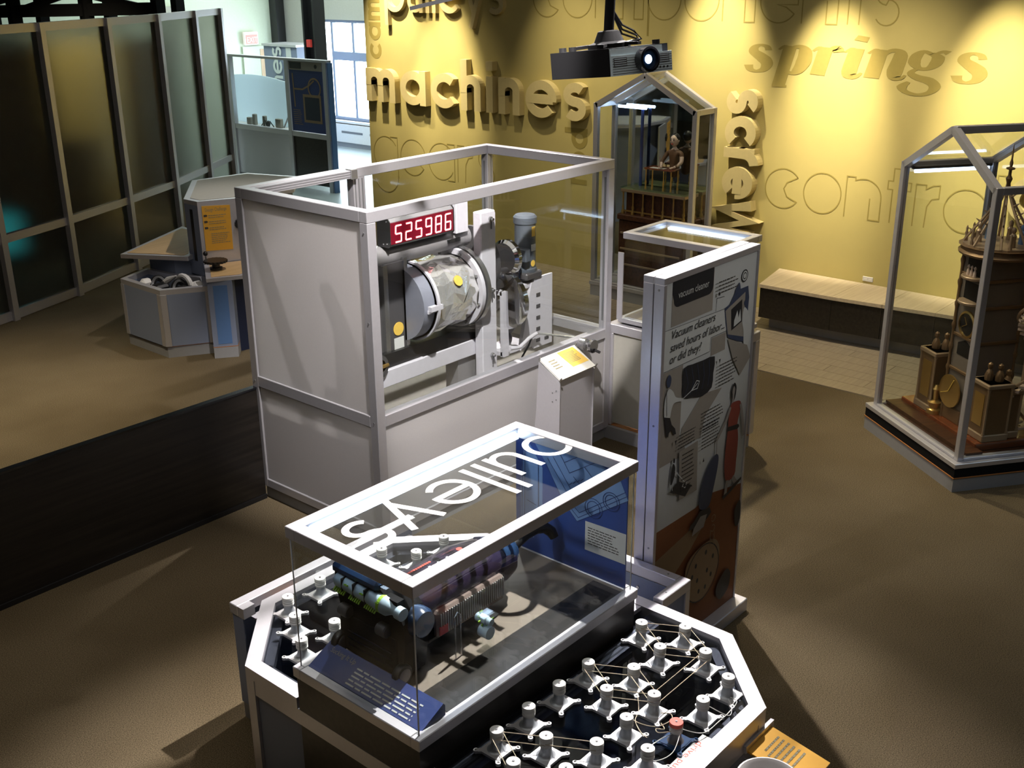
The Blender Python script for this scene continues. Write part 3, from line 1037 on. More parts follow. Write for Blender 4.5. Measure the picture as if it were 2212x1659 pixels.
# front half disc with spokes
pts = [(RD * cos(a), RD * sin(a)) for a in [radians(k * 6) for k in range(60)]]
dr = MB().lathe([(RD, 0), (RD, .02), (RD - .012, .024), (RD - .012, .0)], (XA - .02, YD, ZC), (1, 0, 0), 44).build('end_disc', 'machine_white', D, True)
MB().bar((XA - .03, YD, ZC), (XA - .03, YD - RD, ZC), .03, .10, (1, 0, 0)).build('spoke', 'machine_white', dr)
MB().bar((XA - .05, YD - .02, ZC), (XA - .05, YD - RD + .02, ZC - .02), .07, .02, (0, 0, 1)).build('spoke', 'machine_white', dr)
MB().lathe([(.05, 0), (.05, .05)], (XA - .07, YD, ZC), (1, 0, 0), 18).build('hub', 'machine_white', dr)
MB().lathe([(RD - .02, -.09), (RD - .02, 0)], (XA - .02, YD + .01, ZC), (1, 0, 0), 36).build('drum_guard', 'guard_grey', dr, True)
# crumpled foil drum
mb = MB()
rnd = random.Random(3)
n, m_ = 22, 5
vs, fs = [], []
for i in range(m_ + 1):
    u = i / m_
    for k in range(n):
        an = 2 * pi * (k + (.5 if i % 2 else 0) + rnd.uniform(-.3, .3)) / n
        r = RD * (.87 + .05 * sin(pi * u)) * (1 + rnd.uniform(-.035, .035))
        uu = u + (rnd.uniform(-.05, .05) if 0 < i < m_ else 0)
        vs.append((XA + uu * (XB - XA), YD + r * cos(an), ZC + r * sin(an)))
for i in range(m_):
    for k in range(n):
        a_, b_, c_, d_ = i * n + k, i * n + (k + 1) % n, (i + 1) * n + (k + 1) % n, (i + 1) * n + k
        fs += [(a_, b_, c_), (a_, c_, d_)] if rnd.random() < .5 else [(a_, b_, d_), (b_, c_, d_)]
mb.add(vs, fs)
fo = mb.build('foil_drum', 'foil', D)
MB().lathe([(.034, 0), (.034, .004)], (4.73, YD - .205, ZC + .115), (0, -.87, .5), 16).build('orange_badge', 'orange_light', fo)
fl = MB().lathe([(RD + .005, 0), (RD + .005, .03), (RD - .03, .034), (RD - .03, 0)], (XB, YD, ZC), (1, 0, 0), 44).build('rear_flange', 'machine_white', D, True)
MB().lathe([(RD + .012, .04), (RD + .012, .075), (RD - .01, .08)], (XB, YD, ZC), (1, 0, 0), 44).build('belt_rim', 'steel', fl, True)
for k in range(8):
    a = k * pi / 4 + .3
    MB().lathe([(.009, 0), (.009, .012)], (XB, YD + (RD - .015) * cos(a), ZC + (RD - .015) * sin(a)), (-1, 0, 0), 8).build('bolt', 'steel', fl)
MB().tube([(XB + .05, YD, ZC), (5.6, YD, ZC)], .03, 12).build('axle', 'steel', D)
# big pulley wheels and belt behind the upright
bw = MB().lathe([(.235, 0), (.235, .03), (.21, .035), (.21, .05)], (5.20, YD + .12, 1.40), (1, 0, 0), 40).build('belt_wheel', 'machine_dark', D, True)
MB().lathe([(.17, 0), (.20, .02), (.20, .06), (.14, .08)], (5.33, YD - .02, 1.12), (1, 0, 0), 28).build('idler_wheel', 'chrome', D, True)
MB().lathe([(.10, 0), (.12, .02), (.12, .05), (.08, .07)], (5.33, YD - .05, 1.42), (1, 0, 0), 24).build('idler_wheel', 'chrome', D, True)
# base beams
MB().box((3.93, YM - .075, .95), (5.10, YM + .10, 1.045)).build('black_beam', 'black', D)
MB().bbox((3.93, YM - .10, .85), (4.53, YM + .05, .955), .004).build('white_beam', 'machine_white', D)
MB().bbox((4.53, YM - .085, .845), (5.10, YM + .05, .95), .004).build('white_beam', 'machine_white', D)
MB().box((4.86, YM - .06, .62), (5.08, YM + .05, .85)).build('leg_plate', 'machine_grey', D)
MB().box((4.0, YM - .04, .62), (4.12, YM + .05, .85)).build('leg_plate', 'machine_grey', D)

# ------------------------------------------------------------------ red digit counter
L = thing('digit_counter', 'black counter box with glowing red digits 525986 above the foil drum', 'counter', (4.6, 4.66, 1.68))
LX0, LX1, LY, LZ0, LZ1 = 4.305, 4.835, 4.665, 1.685, 1.862
prof = [(LY, LZ0 + .012), (LY + .012, LZ0), (LY + .10, LZ0), (LY + .10, LZ1), (LY + .03, LZ1), (LY, LZ1 - .03)]
MB().plate(prof, (LX0, 0, 0), (0, 1, 0), (0, 0, 1), LX1 - LX0).build('housing', 'machine_grey', L)
for x in (LX0 - .006, LX1):
    c = MB().plate([(p[0] + (-.004 if p[0] < LY + .05 else .004), p[1] + (-.004 if p[1] < 1.77 else .004)) for p in prof], (x, 0, 0), (0, 1, 0), (0, 0, 1), .006).build('end_cap', 'black', L)
    s_ = MB()
    for (y, z) in ((LY + .02, LZ1 - .025), (LY + .05, LZ1 - .012), (LY + .02, LZ0 + .02), (LY + .05, LZ0 + .015)):
        s_.lathe([(.005, 0), (.005, .003)], (x, y, z), (-1, 0, 0), 8)
    s_.build('screw_heads', 'steel', c)
MB().box((LX0 + .004, LY - .003, LZ0 + .016), (LX1 - .002, LY, LZ1 - .034)).build('display_window', 'led_panel', L)
SEG = {'5': 'afgcd', '2': 'abged', '9': 'abcdfg', '8': 'abcdefg', '6': 'acdefg'}
dw, dh = .046, .096
for i, ch in enumerate('525986'):
    x0 = LX0 + .038 + i * .0835
    z0 = LZ0 + .026
    pts = {'a': ((0, dh), (dw, dh)), 'b': ((dw, dh), (dw, dh / 2)), 'c': ((dw, dh / 2), (dw, 0)), 'd': ((0, 0), (dw, 0)), 'e': ((0, dh / 2), (0, 0)), 'f': ((0, dh), (0, dh / 2)), 'g': ((0, dh / 2), (dw, dh / 2))}
    mb = MB()
    for s_ in SEG[ch]:
        a, b = pts[s_]
        for k in range(5):
            u = (k + .5) / 5
            cx, cz = a[0] + (b[0] - a[0]) * u, a[1] + (b[1] - a[1]) * u
            mb.lathe([(.0040, 0), (.0030, .003)], (x0 + cx + cz * .06, LY - .0045, z0 + cz), (0, -1, 0), 8)
    mb.build('digit', 'led_core', L)
    mb = MB()
    for s_ in SEG[ch]:
        a, b = pts[s_]
        mb.bar((x0 + a[0] + a[1] * .06, LY - .0035, z0 + a[1]), (x0 + b[0] + b[1] * .06, LY - .0035, z0 + b[1]), .012, .001, (0, -1, 0))
    mb.build('digit_glow', 'led_red', L)

# ------------------------------------------------------------------ vertical motor on its gearbox
G = thing('gear_motor', 'upright grey electric motor with yellow labels standing on a white gearbox', 'motor', (5.6, YM, .62))
mo = MB().lathe([(.072, 0), (.080, .012), (.080, .05), (.072, .056), (.072, .35), (.080, .36), (.080, .40), (.066, .415), (.02, .42)], (5.61, YM, 1.245), (0, 0, 1), 28).build('motor_body', 'motor_grey', G, True)
MB().bbox((5.525, YM - .085, 1.225), (5.695, YM + .085, 1.275), .01).build('motor_flange', 'machine_dark', G)
MB().bbox((5.50, YM - .10, 1.36), (5.55, YM - .01, 1.45), .006).build('terminal_box', 'motor_grey', mo)
MB().box((5.595, YM - .0735, 1.52), (5.628, YM - .071, 1.585)).build('yellow_label', 'orange_light', mo)
MB().box((5.59, YM - .0745, 1.42), (5.632, YM - .070, 1.465)).build('white_label', 'print_white', mo)
MB().lathe([(.022, 0), (.022, .002)], (5.605, YM - .0725, 1.335), (0, -1, 0), 14).build('yellow_label', 'orange_light', mo)
MB().tube([(5.50, YM - .06, 1.38), (5.44, YM - .10, 1.34), (5.42, YM - .10, 1.2), (5.42, YM - .04, 1.12)], .006, 6).build('cable', 'dark_blue_plastic', G)
MB().lathe([(.06, 0), (.04, .04)], (5.61, YM, 1.19), (0, 0, 1), 16).build('motor_neck', 'machine_dark', G)
# white gearbox frame
gx0, gx1, gz0, gz1 = 5.30, 5.62, .74, 1.20
gy = YM - .06
MB().bbox((gx0, gy, gz1 - .035), (gx1, gy + .18, gz1), .004).build('gear_frame_top', 'machine_white', G)
MB().bbox((gx0, gy, gz0), (gx1 - .02, gy + .18, gz0 + .035), .004).build('gear_frame_base', 'machine_white', G)
MB().plate([(gx0, gz0), (gx0 + .06, gz0), (gx0 + .035, gz1), (gx0, gz1)], (0, gy + .02, 0), (1, 0, 0), (0, 0, 1), .03).build('gear_frame_side', 'machine_white', G)
MB().plate([(gx1 - .14, gz0), (gx1, gz0), (gx1, gz1), (gx1 - .025, gz1)], (0, gy + .02, 0), (1, 0, 0), (0, 0, 1), .03).build('gear_frame_side', 'machine_white', G)
for (cx, cz, r) in ((5.42, 1.06, .075), (5.45, .92, .06), (5.42, .82, .05)):
    MB().lathe([(r * .4, 0), (r, .01), (r, .04), (r * .5, .05)], (cx, gy + .10, cz), (0, -1, 0), 22).build('gear_wheel', 'machine_dark', G, True)
MB().tube([(5.36, gy + .07, 1.0), (5.50, gy + .06, 1.05)], .01, 8).build('link_rod', 'steel', G)
sp = MB().box((5.62, gy - .01, gz0 - .02), (5.82, gy + .005, 1.225)).build('slotted_plate', 'machine_white', G)
for k in range(5):
    z = 1.10 - k * .082
    MB().box((5.645, gy - .013, z - .012), (5.685, gy - .010, z + .014)).build('slot', 'machine_dark', sp)
MB().box((5.735, gy - .013, .755), (5.78, gy - .010, .78)).build('slot', 'machine_dark', sp)
# lever and adjusting rod to the front rail
MB().tube([(5.33, gy - .04, .80), (5.42, gy - .05, .79), (5.52, gy - .05, .83), (5.60, gy - .05, .845)], .013, 8).build('lever', 'machine_white', G)
MB().tube([(5.60, gy - .05, .845), (5.83, TY0 + .06, .80)], .008, 8).build('adjusting_rod', 'steel', G)
MB().tube([(5.58, gy - .03, .83), (5.55, gy - .02, .76), (5.50, gy - .01, .70), (5.46, gy, .64)], .007, 6).build('cable', 'black', G)

# steel turning knob on the front rail
K = thing('turning_knob', 'bell shaped steel knob on the front rail of the tall case', 'knob', (5.74, 4.32, .81))
MB().lathe([(.040, 0), (.042, .02), (.042, .05), (.034, .055)], (5.70, TY0, .812), (0, -1, 0), 22).build('collar', 'steel', K, True)
MB().lathe([(.016, .05), (.016, .085), (.044, .088), (.050, .10), (.046, .115), (.02, .11)], (5.70, TY0, .812), (0, -1, 0), 24).build('bell_handle', 'chrome', K, True)
MB().tube([(5.715, TY0 - .115, .782), (5.722, TY0 - .15, .772)], .010, 8).build('finger_peg', 'black', K)

# ------------------------------------------------------------------ sloped reading stand in front of the case
S = thing('reading_stand', 'sheet metal reading stand with white and yellow sloped label', 'stand', (5.25, 4.1, 0))
sx0, sx1 = 5.07, 5.43
fy, fz, by, bz = 4.0, .79, 4.175, .893
MB().plate([(0, 0), (sx1 - sx0, 0), (sx1 - sx0, .203), (0, .203)], (sx0, fy, fz), (1, 0, 0), Vector((0, by - fy, bz - fz)).normalized(), .012).build('sloped_plate', 'print_white', S)
nrm = Vector((1, 0, 0)).cross(Vector((0, by - fy, bz - fz)).normalized())
sl = Vector((0, by - fy, bz - fz)).normalized()
o2 = Vector((sx0, fy, fz)) + nrm * .0122
MB().plate([(.185, .055), (.35, .055), (.33, .195), (.165, .195)], o2, (1, 0, 0), sl, .0006).build('yellow_print', 'orange_light', S)
tb = MB()
text_bars(tb, o2 + Vector((.20, 0, 0)) + sl * .165 + nrm * .001, (1, 0, 0), sl, .11, 8, .011, seed=4)
text_bars(tb, o2 + Vector((.04, 0, 0)) + sl * .150 + nrm * .001, (1, 0, 0), sl, .075, 4, .022, seed=5)
tb.build('small_print', 'print_grey', S)
for (u, v) in ((-.004, .2), (.364, .2), (-.004, .0), (.364, .0)):
    MB().lathe([(.006, -.006), (.006, .016)], o2 + Vector((u, 0, 0)) + sl * v, nrm, 8).build('corner_pin', 'steel', S)
MB().box((sx0 + .004, fy + .012, 0), (sx1 - .004, fy + .018, fz - .005)).build('front_sheet', 'alu', S)
for x in (sx0, sx1 - .006):
    p = MB().plate([(fy + .012, 0), (by + .08, 0), (by + .02, .55), (by, bz - .01), (fy, fz - .01)], (x, 0, 0), (0, 1, 0), (0, 0, 1), .006).build('side_sheet', 'alu', S)
    rv = MB()
    for (yy, zz) in ((fy + .03, .72), (fy + .06, .70), (fy + .03, .66), (fy + .06, .64)):
        rv.lathe([(.005, 0), (.005, .003)], (x, yy, zz), (-1, 0, 0), 8)
    rv.build('rivets', 'alu_groove', p)

# ================================================================== small counter case beside the tall case
MX0, MX1, MY0, MY1 = 6.052, 6.58, 3.44, 4.36
Mc = thing('counter_case', 'low glass topped counter case behind the vacuum cleaner panel', 'display case', (6.3, 3.9, 0))
MB().box((6.032, MY0 + .02, 0), (MX1 - .02, MY1, .095)).build('kick_plinth', 'kick_grey', Mc)
MB().box((MX0 + .012, MY0 + .012, .095), (MX1 - .012, MY1 - .012, .103)).build('edge_band', 'orange_edge', Mc)
for (x, y) in ((MX0, MY0), (MX0, MY1 - .055), (MX1 - .055, MY0), (MX1 - .055, MY1 - .055)):
    frame_bar(MB(), (x, y, .103), (x + .055, y + .055, .80)).build('post', 'alu', Mc)
MB().box((MX0 + .015, MY0 + .055, .12), (MX0 + .021, MY1 - .055, .79)).build('front_panel', 'grey_paint', Mc)
MB().box((MX0 + .055, MY0 + .015, .12), (MX1 - .055, MY0 + .021, .79)).build('end_panel', 'grey_paint', Mc)
MB().box((MX1 - .021, MY0 + .055, .12), (MX1 - .015, MY1 - .055, .79)).build('rear_panel', 'grey_paint', Mc)
MB().bbox((MX0, MY0, .80), (MX1, MY1, .865), .004).build('counter_rail', 'alu', Mc)
MB().bbox((MX0 + .03, MY0 + .03, .88), (MX1 - .0, MY1 - .07, .915), .004).build('tray_frame', 'alu', Mc)
MB().box((MX0 + .06, MY0 + .05, .866), (MX1 - .05, MY1 - .09, .88)).build('tray_gap', 'black', Mc)
MB().box((MX0 + .07, MY0 + .06, .915), (MX1 - .03, MY1 - .10, .917)).build('tray_floor', 'deck_brown', Mc)
GX0, GX1, GY0, GY1, GZ0, GZ1 = 6.07, 6.57, 3.49, 4.24, .915, 1.53
for a, b in (((GX0, GY0, GZ0), (GX0 + .005, GY1, GZ1)), ((GX1 - .005, GY0, GZ0), (GX1, GY1, GZ1)), ((GX0, GY0, GZ0), (GX1, GY0 + .005, GZ1)), ((GX0, GY1 - .005, GZ0), (GX1, GY1, GZ1))):
    MB().box(a, b).build('glass_pane', 'glass', Mc)
for a, b in (((GX0 - .01, GY0 - .01), (GX0 + .045, GY1 + .01)), ((GX1 - .045, GY0 - .01), (GX1 + .01, GY1 + .01)), ((GX0 + .045, GY0 - .01), (GX1 - .045, GY0 + .035)), ((GX0 + .045, GY1 - .035), (GX1 - .045, GY1 + .01))):
    frame_bar(MB(), (*a, GZ1 - .045), (*b, GZ1)).build('top_rail', 'alu', Mc)
MB().box((GX0 + .045, GY0 + .035, GZ1 - .02), (GX1 - .045, GY1 - .035, GZ1 - .014)).build('top_glass', 'glass', Mc)
MB().box((GX1 - .065, GY0 + .06, GZ1 - .05), (GX1 - .047, GY1 - .06, GZ1 - .035)).build('light_strip', 'led_white', Mc)
# clear side shield
MB().box((6.08, 4.255, .90), (6.088, 4.30, 1.38)).build('side_strip', 'alu', Mc)
W = thing('sloped_block', 'brown sloped block lying inside the low counter case', 'block', (6.3, 3.8, .917))
MB().plate([(0, 0), (.36, 0), (.30, .10), (.08, .10)], (6.16, 4.12, .917), (1, 0, 0), (0, 0, 1), .32).build('body', 'deck_brown', W)
kb = thing('eyepiece', 'small black and chrome eyepiece inside the low counter case', 'eyepiece', (6.3, 3.75, 1.2))
MB().lathe([(.035, 0), (.04, .012), (.03, .02)], (6.22, 3.72, 1.28), (-1, .2, 0), 18).build('rim', 'black', kb, True)
MB().lathe([(.022, -.09), (.026, -.03), (.03, 0)], (6.22, 3.72, 1.28), (-1, .2, 0), 18).build('barrel', 'chrome', kb, True)
MB().tube([(6.29, 3.71, 1.28), (6.31, 3.71, 1.1), (6.31, 3.71, 1.0)], .012, 8).build('stem', 'steel', kb)
MB().lathe([(.05, 0), (.05, .02), (.02, .10)], (6.31, 3.71, .915), (0, 0, 1), 16).build('foot', 'machine_dark', kb)


# ================================================================== vacuum cleaner story panel
VX0, VX1, VY, VZ = 3.80, 4.612, 2.445, 1.985
V = thing('story_panel', 'tall double graphic panel about the vacuum cleaner in an aluminium frame', 'display panel', (4.2, 2.5, 0))
MB().bbox((VX0 - .005, 2.385, 0), (VX1 + .03, 2.61, .075), .004).build('base_block', 'alu', V)
for y0, y1 in ((VY, 2.497), (2.501, 2.553)):
    for x0, x1 in ((VX0, VX0 + .022), (VX1 - .016, VX1)):
        MB().bbox((x0, y0, .075), (x1, y1, VZ - .03), .002).build('side_profile', 'alu', V)
    MB().bbox((VX0, y0, VZ - .03), (VX1, y1, VZ), .002).build('top_profile', 'alu', V)
    MB().box((VX0 + .022, y0 + .006, .075), (VX1 - .016, y1 - .004, VZ - .03)).build('board', 'panel_white', V)
for z in (1.93, 1.31, .70):
    MB().lathe([(.005, 0), (.005, .002)], (VX0, 2.472, z), (-1, 0, 0), 8).build('screw', 'alu_groove', V)
YP = VY + .006
_lay = [0]
def pr_poly(pts, mat, name, parent=V, lay=None):
    _lay[0] += 1
    k = _lay[0] if lay is None else lay
    y = YP - .00025 * k
    return MB().plate(pts, (0, y, 0), (1, 0, 0), (0, 0, 1), .0002).build(name, mat, parent)
def smooth_poly(pts, n=4):
    out = []
    m = len(pts)
    for i in range(m):
        p0, p1, p2, p3 = pts[i - 1], pts[i], pts[(i + 1) % m], pts[(i + 2) % m]
        for s in range(n):
            u = s / n
            out.append(tuple(.5 * ((2 * p1[k]) + (-p0[k] + p2[k]) * u + (2 * p0[k] - 5 * p1[k] + 4 * p2[k] - p3[k]) * u * u + (-p0[k] + 3 * p1[k] - 3 * p2[k] + p3[k]) * u ** 3) for k in (0, 1)))
    return out
def pr_lines(lines, w, mat, name, parent=V):
    _lay[0] += 1
    y = YP - .00025 * _lay[0]
    mb = MB()
    for pts in lines:
        mb.ribbon(pts, w, (0, y, 0), (1, 0, 0), (0, 0, 1), .0002)
    return mb.build(name, mat, parent)
bx0, bx1 = VX0 + .022, VX1 - .016
# fields of the background
pr_poly([(bx0, .775), (4.16, .772), (4.30, .80), (bx1, .745), (bx1, .076), (bx0, .076)], 'panel_orange', 'orange_floor_field')
pr_poly([(bx0, .62), (4.10, .665), (4.22, .70), (4.30, .69), (4.14, .56), (3.95, .45), (bx0, .45)], 'panel_tan', 'tan_field')
pr_poly([(3.872, 1.95), (3.872, 1.752), (4.21, 1.752), (4.21, 1.95)], 'panel_grey', 'grey_field')
pr_poly([(bx0, 1.552), (3.985, 1.552), (3.985, 1.20), (4.06, 1.10), (bx0, 1.10)], 'panel_grey', 'grey_field')
pr_poly([(4.22, 1.615), (4.345, 1.615), (4.345, 1.53), (4.22, 1.53)], 'panel_grey', 'grey_field')
pr_poly([(4.0, 1.24), (4.16, 1.36), (4.34, 1.34), (4.20, 1.24), (4.17, 1.14), (3.98, 1.15)], 'panel_grey', 'grey_shadow_print')
# title tag
r = .035
tag_ = [(3.872, 1.966), (4.206, 1.966), (4.206, 1.835 + r)] + [(4.206 - r + r * cos(a), 1.835 + r + r * sin(a)) for a in (radians(-k * 18) for k in range(6))] + [(3.885 + r - r * sin(a), 1.835 + r - r * cos(a)) for a in (radians(k * 18) for k in range(6))] + [(3.872, 1.9)]
tg = pr_poly(tag_, 'panel_black', 'title_tag')
put_text('vacuum cleaner', .046, (3.915, YP - .0042, 1.874), (1, 0, 0), (0, 0, 1), 'panel_pale', tg, width=.25)
# headline box
hb = pr_poly([(bx0, 1.745), (4.33, 1.732), (4.345, 1.621), (4.21, 1.621), (4.207, 1.556), (bx0, 1.556)], 'panel_pale', 'headline_box')
pr_lines([[(bx0, 1.746), (4.33, 1.733)], [(bx0, 1.557), (4.207, 1.556), (4.21, 1.621), (4.345, 1.621)], [(4.24, 1.74), (4.245, 1.80), (4.31, 1.795)]], .002, 'panel_black', 'rule_lines')
for s_, x, z, w_ in (('Vacuum cleaners', 3.868, 1.698, .36), ('saved hours of labor...', 3.866, 1.640, .455), ('or did they?', 3.864, 1.585, .26)):
    put_text(s_, .056, (x, YP - .0050, z), (1, 0, 0), (0, 0, 1), 'panel_black', hb, 'headline', width=w_, shear=.28)
# seal
sl_ = pr_poly([(4.486 + .030 * cos(k * pi / 12), 1.856 + .030 * sin(k * pi / 12)) for k in range(24)], 'panel_black', 'round_seal')
pr_poly([(4.486 + .024 * cos(k * pi / 12), 1.856 + .024 * sin(k * pi / 12)) for k in range(24)], 'panel_pale', 'seal_ring', sl_)
pr_poly([(4.486 + .017 * cos(k * pi / 12), 1.856 + .017 * sin(k * pi / 12)) for k in range(24)], 'panel_black', 'seal_ring', sl_)
pr_poly([(4.486 + .012 * cos(k * pi / 12), 1.856 + .012 * sin(k * pi / 12)) for k in range(24)], 'panel_pale', 'seal_centre', sl_)
# fireplace picture
pr_poly([(4.316, 1.736), (4.36, 1.745), (4.41, 1.80), (4.524, 1.80), (4.54, 1.74), (4.53, 1.52), (4.45, 1.545), (4.36, 1.585), (4.335, 1.66)], 'panel_blue', 'fireplace_picture')
pr_poly([(4.325, 1.722), (4.50, 1.775), (4.515, 1.55), (4.36, 1.60)], 'panel_grey', 'fireplace_front')
pr_poly([(4.376, 1.716), (4.474, 1.745), (4.484, 1.634), (4.389, 1.611)], 'panel_black', 'fireplace_opening')
pr_poly([(4.41, 1.655), (4.435, 1.70), (4.45, 1.66), (4.462, 1.70), (4.475, 1.64), (4.41, 1.625)], 'panel_pale', 'fire_print')
pr_poly(smooth_poly([(4.40, 1.79), (4.435, 1.835), (4.45, 1.79)]), 'panel_blue', 'clock_print')
pr_poly(smooth_poly([(4.498, 1.70), (4.545, 1.66), (4.575, 1.58), (4.56, 1.50), (4.52, 1.49), (4.505, 1.58), (4.485, 1.64)]), 'panel_pale', 'kneeling_figure_print')
pr_poly(smooth_poly([(4.492, 1.722), (4.512, 1.742), (4.532, 1.722), (4.515, 1.698)]), 'panel_blue', 'kneeling_head_print')
pr_poly([(4.36, 1.58), (4.55, 1.50), (4.59, 1.43), (4.50, 1.36), (4.42, 1.46)], 'panel_grey', 'hearth_shadow_print')
# carpet beating picture
pr_poly(smooth_poly([(3.985, 1.535), (4.06, 1.535), (4.15, 1.530), (4.25, 1.522), (4.245, 1.44), (4.238, 1.372), (4.16, 1.352), (4.07, 1.372), (3.99, 1.395), (3.985, 1.46)], 2), 'panel_black', 'hanging_rug_print')
pr_lines([[(4.00 + .05 * k, 1.53 - .012 * k * .2), (4.03 + .045 * k, 1.45), (4.0 + .05 * k, 1.39)] for k in range(5)], .003, 'panel_blue', 'rug_pattern')
pr_lines([[(3.975, 1.385), (4.06, 1.408)], [(4.06, 1.408), (4.10, 1.445), (4.125, 1.435), (4.11, 1.405), (4.06, 1.408)], [(4.06, 1.408), (4.11, 1.43)]], .004, 'panel_pale', 'rug_beater_print')
pr_poly(smooth_poly([(3.868, 1.470), (3.905, 1.448), (3.93, 1.415), (3.985, 1.393), (3.985, 1.380), (3.92, 1.390), (3.898, 1.365), (3.885, 1.325), (3.845, 1.335), (3.84, 1.42)]), 'panel_pale', 'man_shirt_print')
pr_poly(smooth_poly([(3.848, 1.515), (3.868, 1.538), (3.886, 1.515), (3.878, 1.482), (3.858, 1.482)]), 'panel_blue', 'man_head_print')
pr_poly([(3.842, 1.345), (3.888, 1.328), (3.905, 1.29), (3.935, 1.262), (3.945, 1.232), (3.925, 1.235), (3.905, 1.265), (3.885, 1.255), (3.880, 1.235), (3.862, 1.252), (3.855, 1.29)], 'panel_black', 'man_trousers_print')
pr_lines([[(3.85, 1.475), (3.86, 1.345)]], .003, 'panel_black', 'braces_print')
# vacuuming woman
pr_poly(smooth_poly([(4.428, 1.225), (4.47, 1.232), (4.523, 1.215), (4.520, 1.16), (4.505, 1.105), (4.522, 1.02), (4.518, .90), (4.508, .822), (4.43, .820), (4.405, .90), (4.405, 1.00), (4.415, 1.105), (4.415, 1.16)], 3), 'panel_red', 'red_dress_print')
pr_poly([(4.41, 1.115), (4.515, 1.100), (4.525, 1.085), (4.508, 1.075), (4.412, 1.092)], 'panel_black', 'belt_print')
pr_poly(smooth_poly([(4.425, 1.30), (4.447, 1.335), (4.470, 1.31), (4.466, 1.262), (4.450, 1.240), (4.432, 1.258)]), 'panel_black', 'woman_hair_print')
pr_poly(smooth_poly([(4.434, 1.298), (4.446, 1.318), (4.459, 1.298), (4.454, 1.268), (4.452, 1.236), (4.438, 1.236), (4.438, 1.268)]), 'skin_print', 'woman_face_print')
pr_lines([[(4.425, 1.215), (4.395, 1.16), (4.345, 1.11), (4.308, 1.075)], [(4.522, 1.205), (4.548, 1.13), (4.562, 1.07), (4.575, 1.02)]], .020, 'skin_print', 'woman_arms_print')
pr_lines([[(4.44, .82), (4.432, .775), (4.428, .745)], [(4.49, .82), (4.52, .785), (4.545, .765)]], .026, 'skin_print', 'woman_legs_print')
pr_poly([(4.40, .745), (4.45, .752), (4.50, .775), (4.58, .79), (4.58, .775), (4.49, .745), (4.41, .725)], 'panel_black', 'woman_shoes_print')
pr_lines([[(4.312, 1.085), (4.316, 1.00)]], .008, 'skin_print', 'vacuum_handle_print')
pr_poly(smooth_poly([(4.298, 1.005), (4.335, .992), (4.335, .93), (4.305, .82), (4.275, .745), (4.215, .745), (4.178, .78), (4.19, .87), (4.24, .96)]), 'panel_blue', 'vacuum_bag_print')
pr_poly([(4.19, .745), (4.28, .735), (4.30, .70), (4.25, .675), (4.17, .672), (4.095, .676), (4.11, .70), (4.15, .715)], 'panel_black', 'vacuum_head_print')
pr_poly([(4.20, .715), (4.26, .705), (4.235, .645), (4.13, .635), (4.14, .67)], 'skin_print', 'vacuum_brush_print')
# little figure and text boxes
pr_poly([(3.975, 1.132), (4.134, 1.138), (4.148, .877), (3.995, .882)], 'panel_grey', 'text_box')
pr_poly([(3.905, .955), (3.975, .985), (4.10, .922), (4.045, .882)], 'panel_black', 'small_rug_print')
pr_poly(smooth_poly([(3.925, 1.09), (3.945, 1.07), (3.945, 1.03), (3.925, .99), (3.912, .99), (3.915, 1.04)]), 'panel_black', 'small_figure_print')
pr_poly(smooth_poly([(3.930, 1.118), (3.942, 1.108), (3.938, 1.092), (3.926, 1.10)]), 'panel_black', 'small_head_print')
pr_lines([[(3.945, 1.05), (4.03, .965), (4.055, .955), (4.04, .93), (4.015, .945), (4.03, .965)], [(3.925, .99), (3.93, .955)], [(3.915, .99), (3.91, .955)]], .005, 'panel_pale', 'small_sweeper_print')
# patterned rug on the orange floor
pr_poly(smooth_poly([(4.10, .50), (4.24, .545), (4.36, .525), (4.405, .43), (4.36, .30), (4.25, .23), (4.15, .27), (4.09, .37)]), 'panel_tan', 'patterned_rug_print')
_lay[0] += 1
for (x, z) in ((4.18, .45), (4.27, .49), (4.34, .44), (4.2, .36), (4.29, .38), (4.33, .34), (4.22, .29), (4.15, .40), (4.28, .29)):
    MB().plate([(x + .010 * cos(k * pi / 4), z + .014 * sin(k * pi / 4)) for k in range(8)], (0, YP - .00025 * _lay[0], 0), (1, 0, 0), (0, 0, 1), .0002).build('rug_dot', 'panel_black', V)
pr_lines([arc(4.245, .385, .155, 0, 360, 30)], .006, 'panel_black', 'rug_border')
pr_poly(smooth_poly([(4.40, .24), (4.48, .30), (4.53, .26), (4.52, .18), (4.45, .14), (4.40, .18)]), 'panel_black', 'dark_spot_print')
pr_poly(smooth_poly([(4.53, .62), (4.58, .66), (4.59, .55), (4.55, .52)]), 'panel_black', 'dark_spot_print')
pr_lines([arc(4.32, .66 - k * .055, .018, 200, 540 - k * 60, 12) for k in range(3)] + [[(4.30, .515), (4.30, .60)], [(4.335, .50), (4.335, .585)], [(4.30, .55), (4.335, .535)]], .004, 'panel_tan', 'outlined_print')
tb = MB()
yy = YP - .00025 * (_lay[0] + 1)
text_bars(tb, (4.235, yy, 1.875), (1, 0, 0), (0, 0, 1), .19, 4, .017, h=.005, seed=2, t=.0002)
text_bars(tb, (4.285, yy, 1.465), (1, 0, 0), (0, 0, 1), .17, 7, .017, h=.005, seed=3, t=.0002)
text_bars(tb, (4.17, yy, 1.265), (1, 0, 0), (0, 0, 1), .18, 4, .017, h=.005, seed=6, t=.0002)
text_bars(tb, (4.165, yy, 1.165), (1, 0, 0), (0, 0, 1), .16, 6, .017, h=.005, seed=7, t=.0002)
text_bars(tb, (3.96, yy, 1.215), (1, 0, 0), (0, 0, 1), .15, 5, .016, h=.005, seed=8, t=.0002)
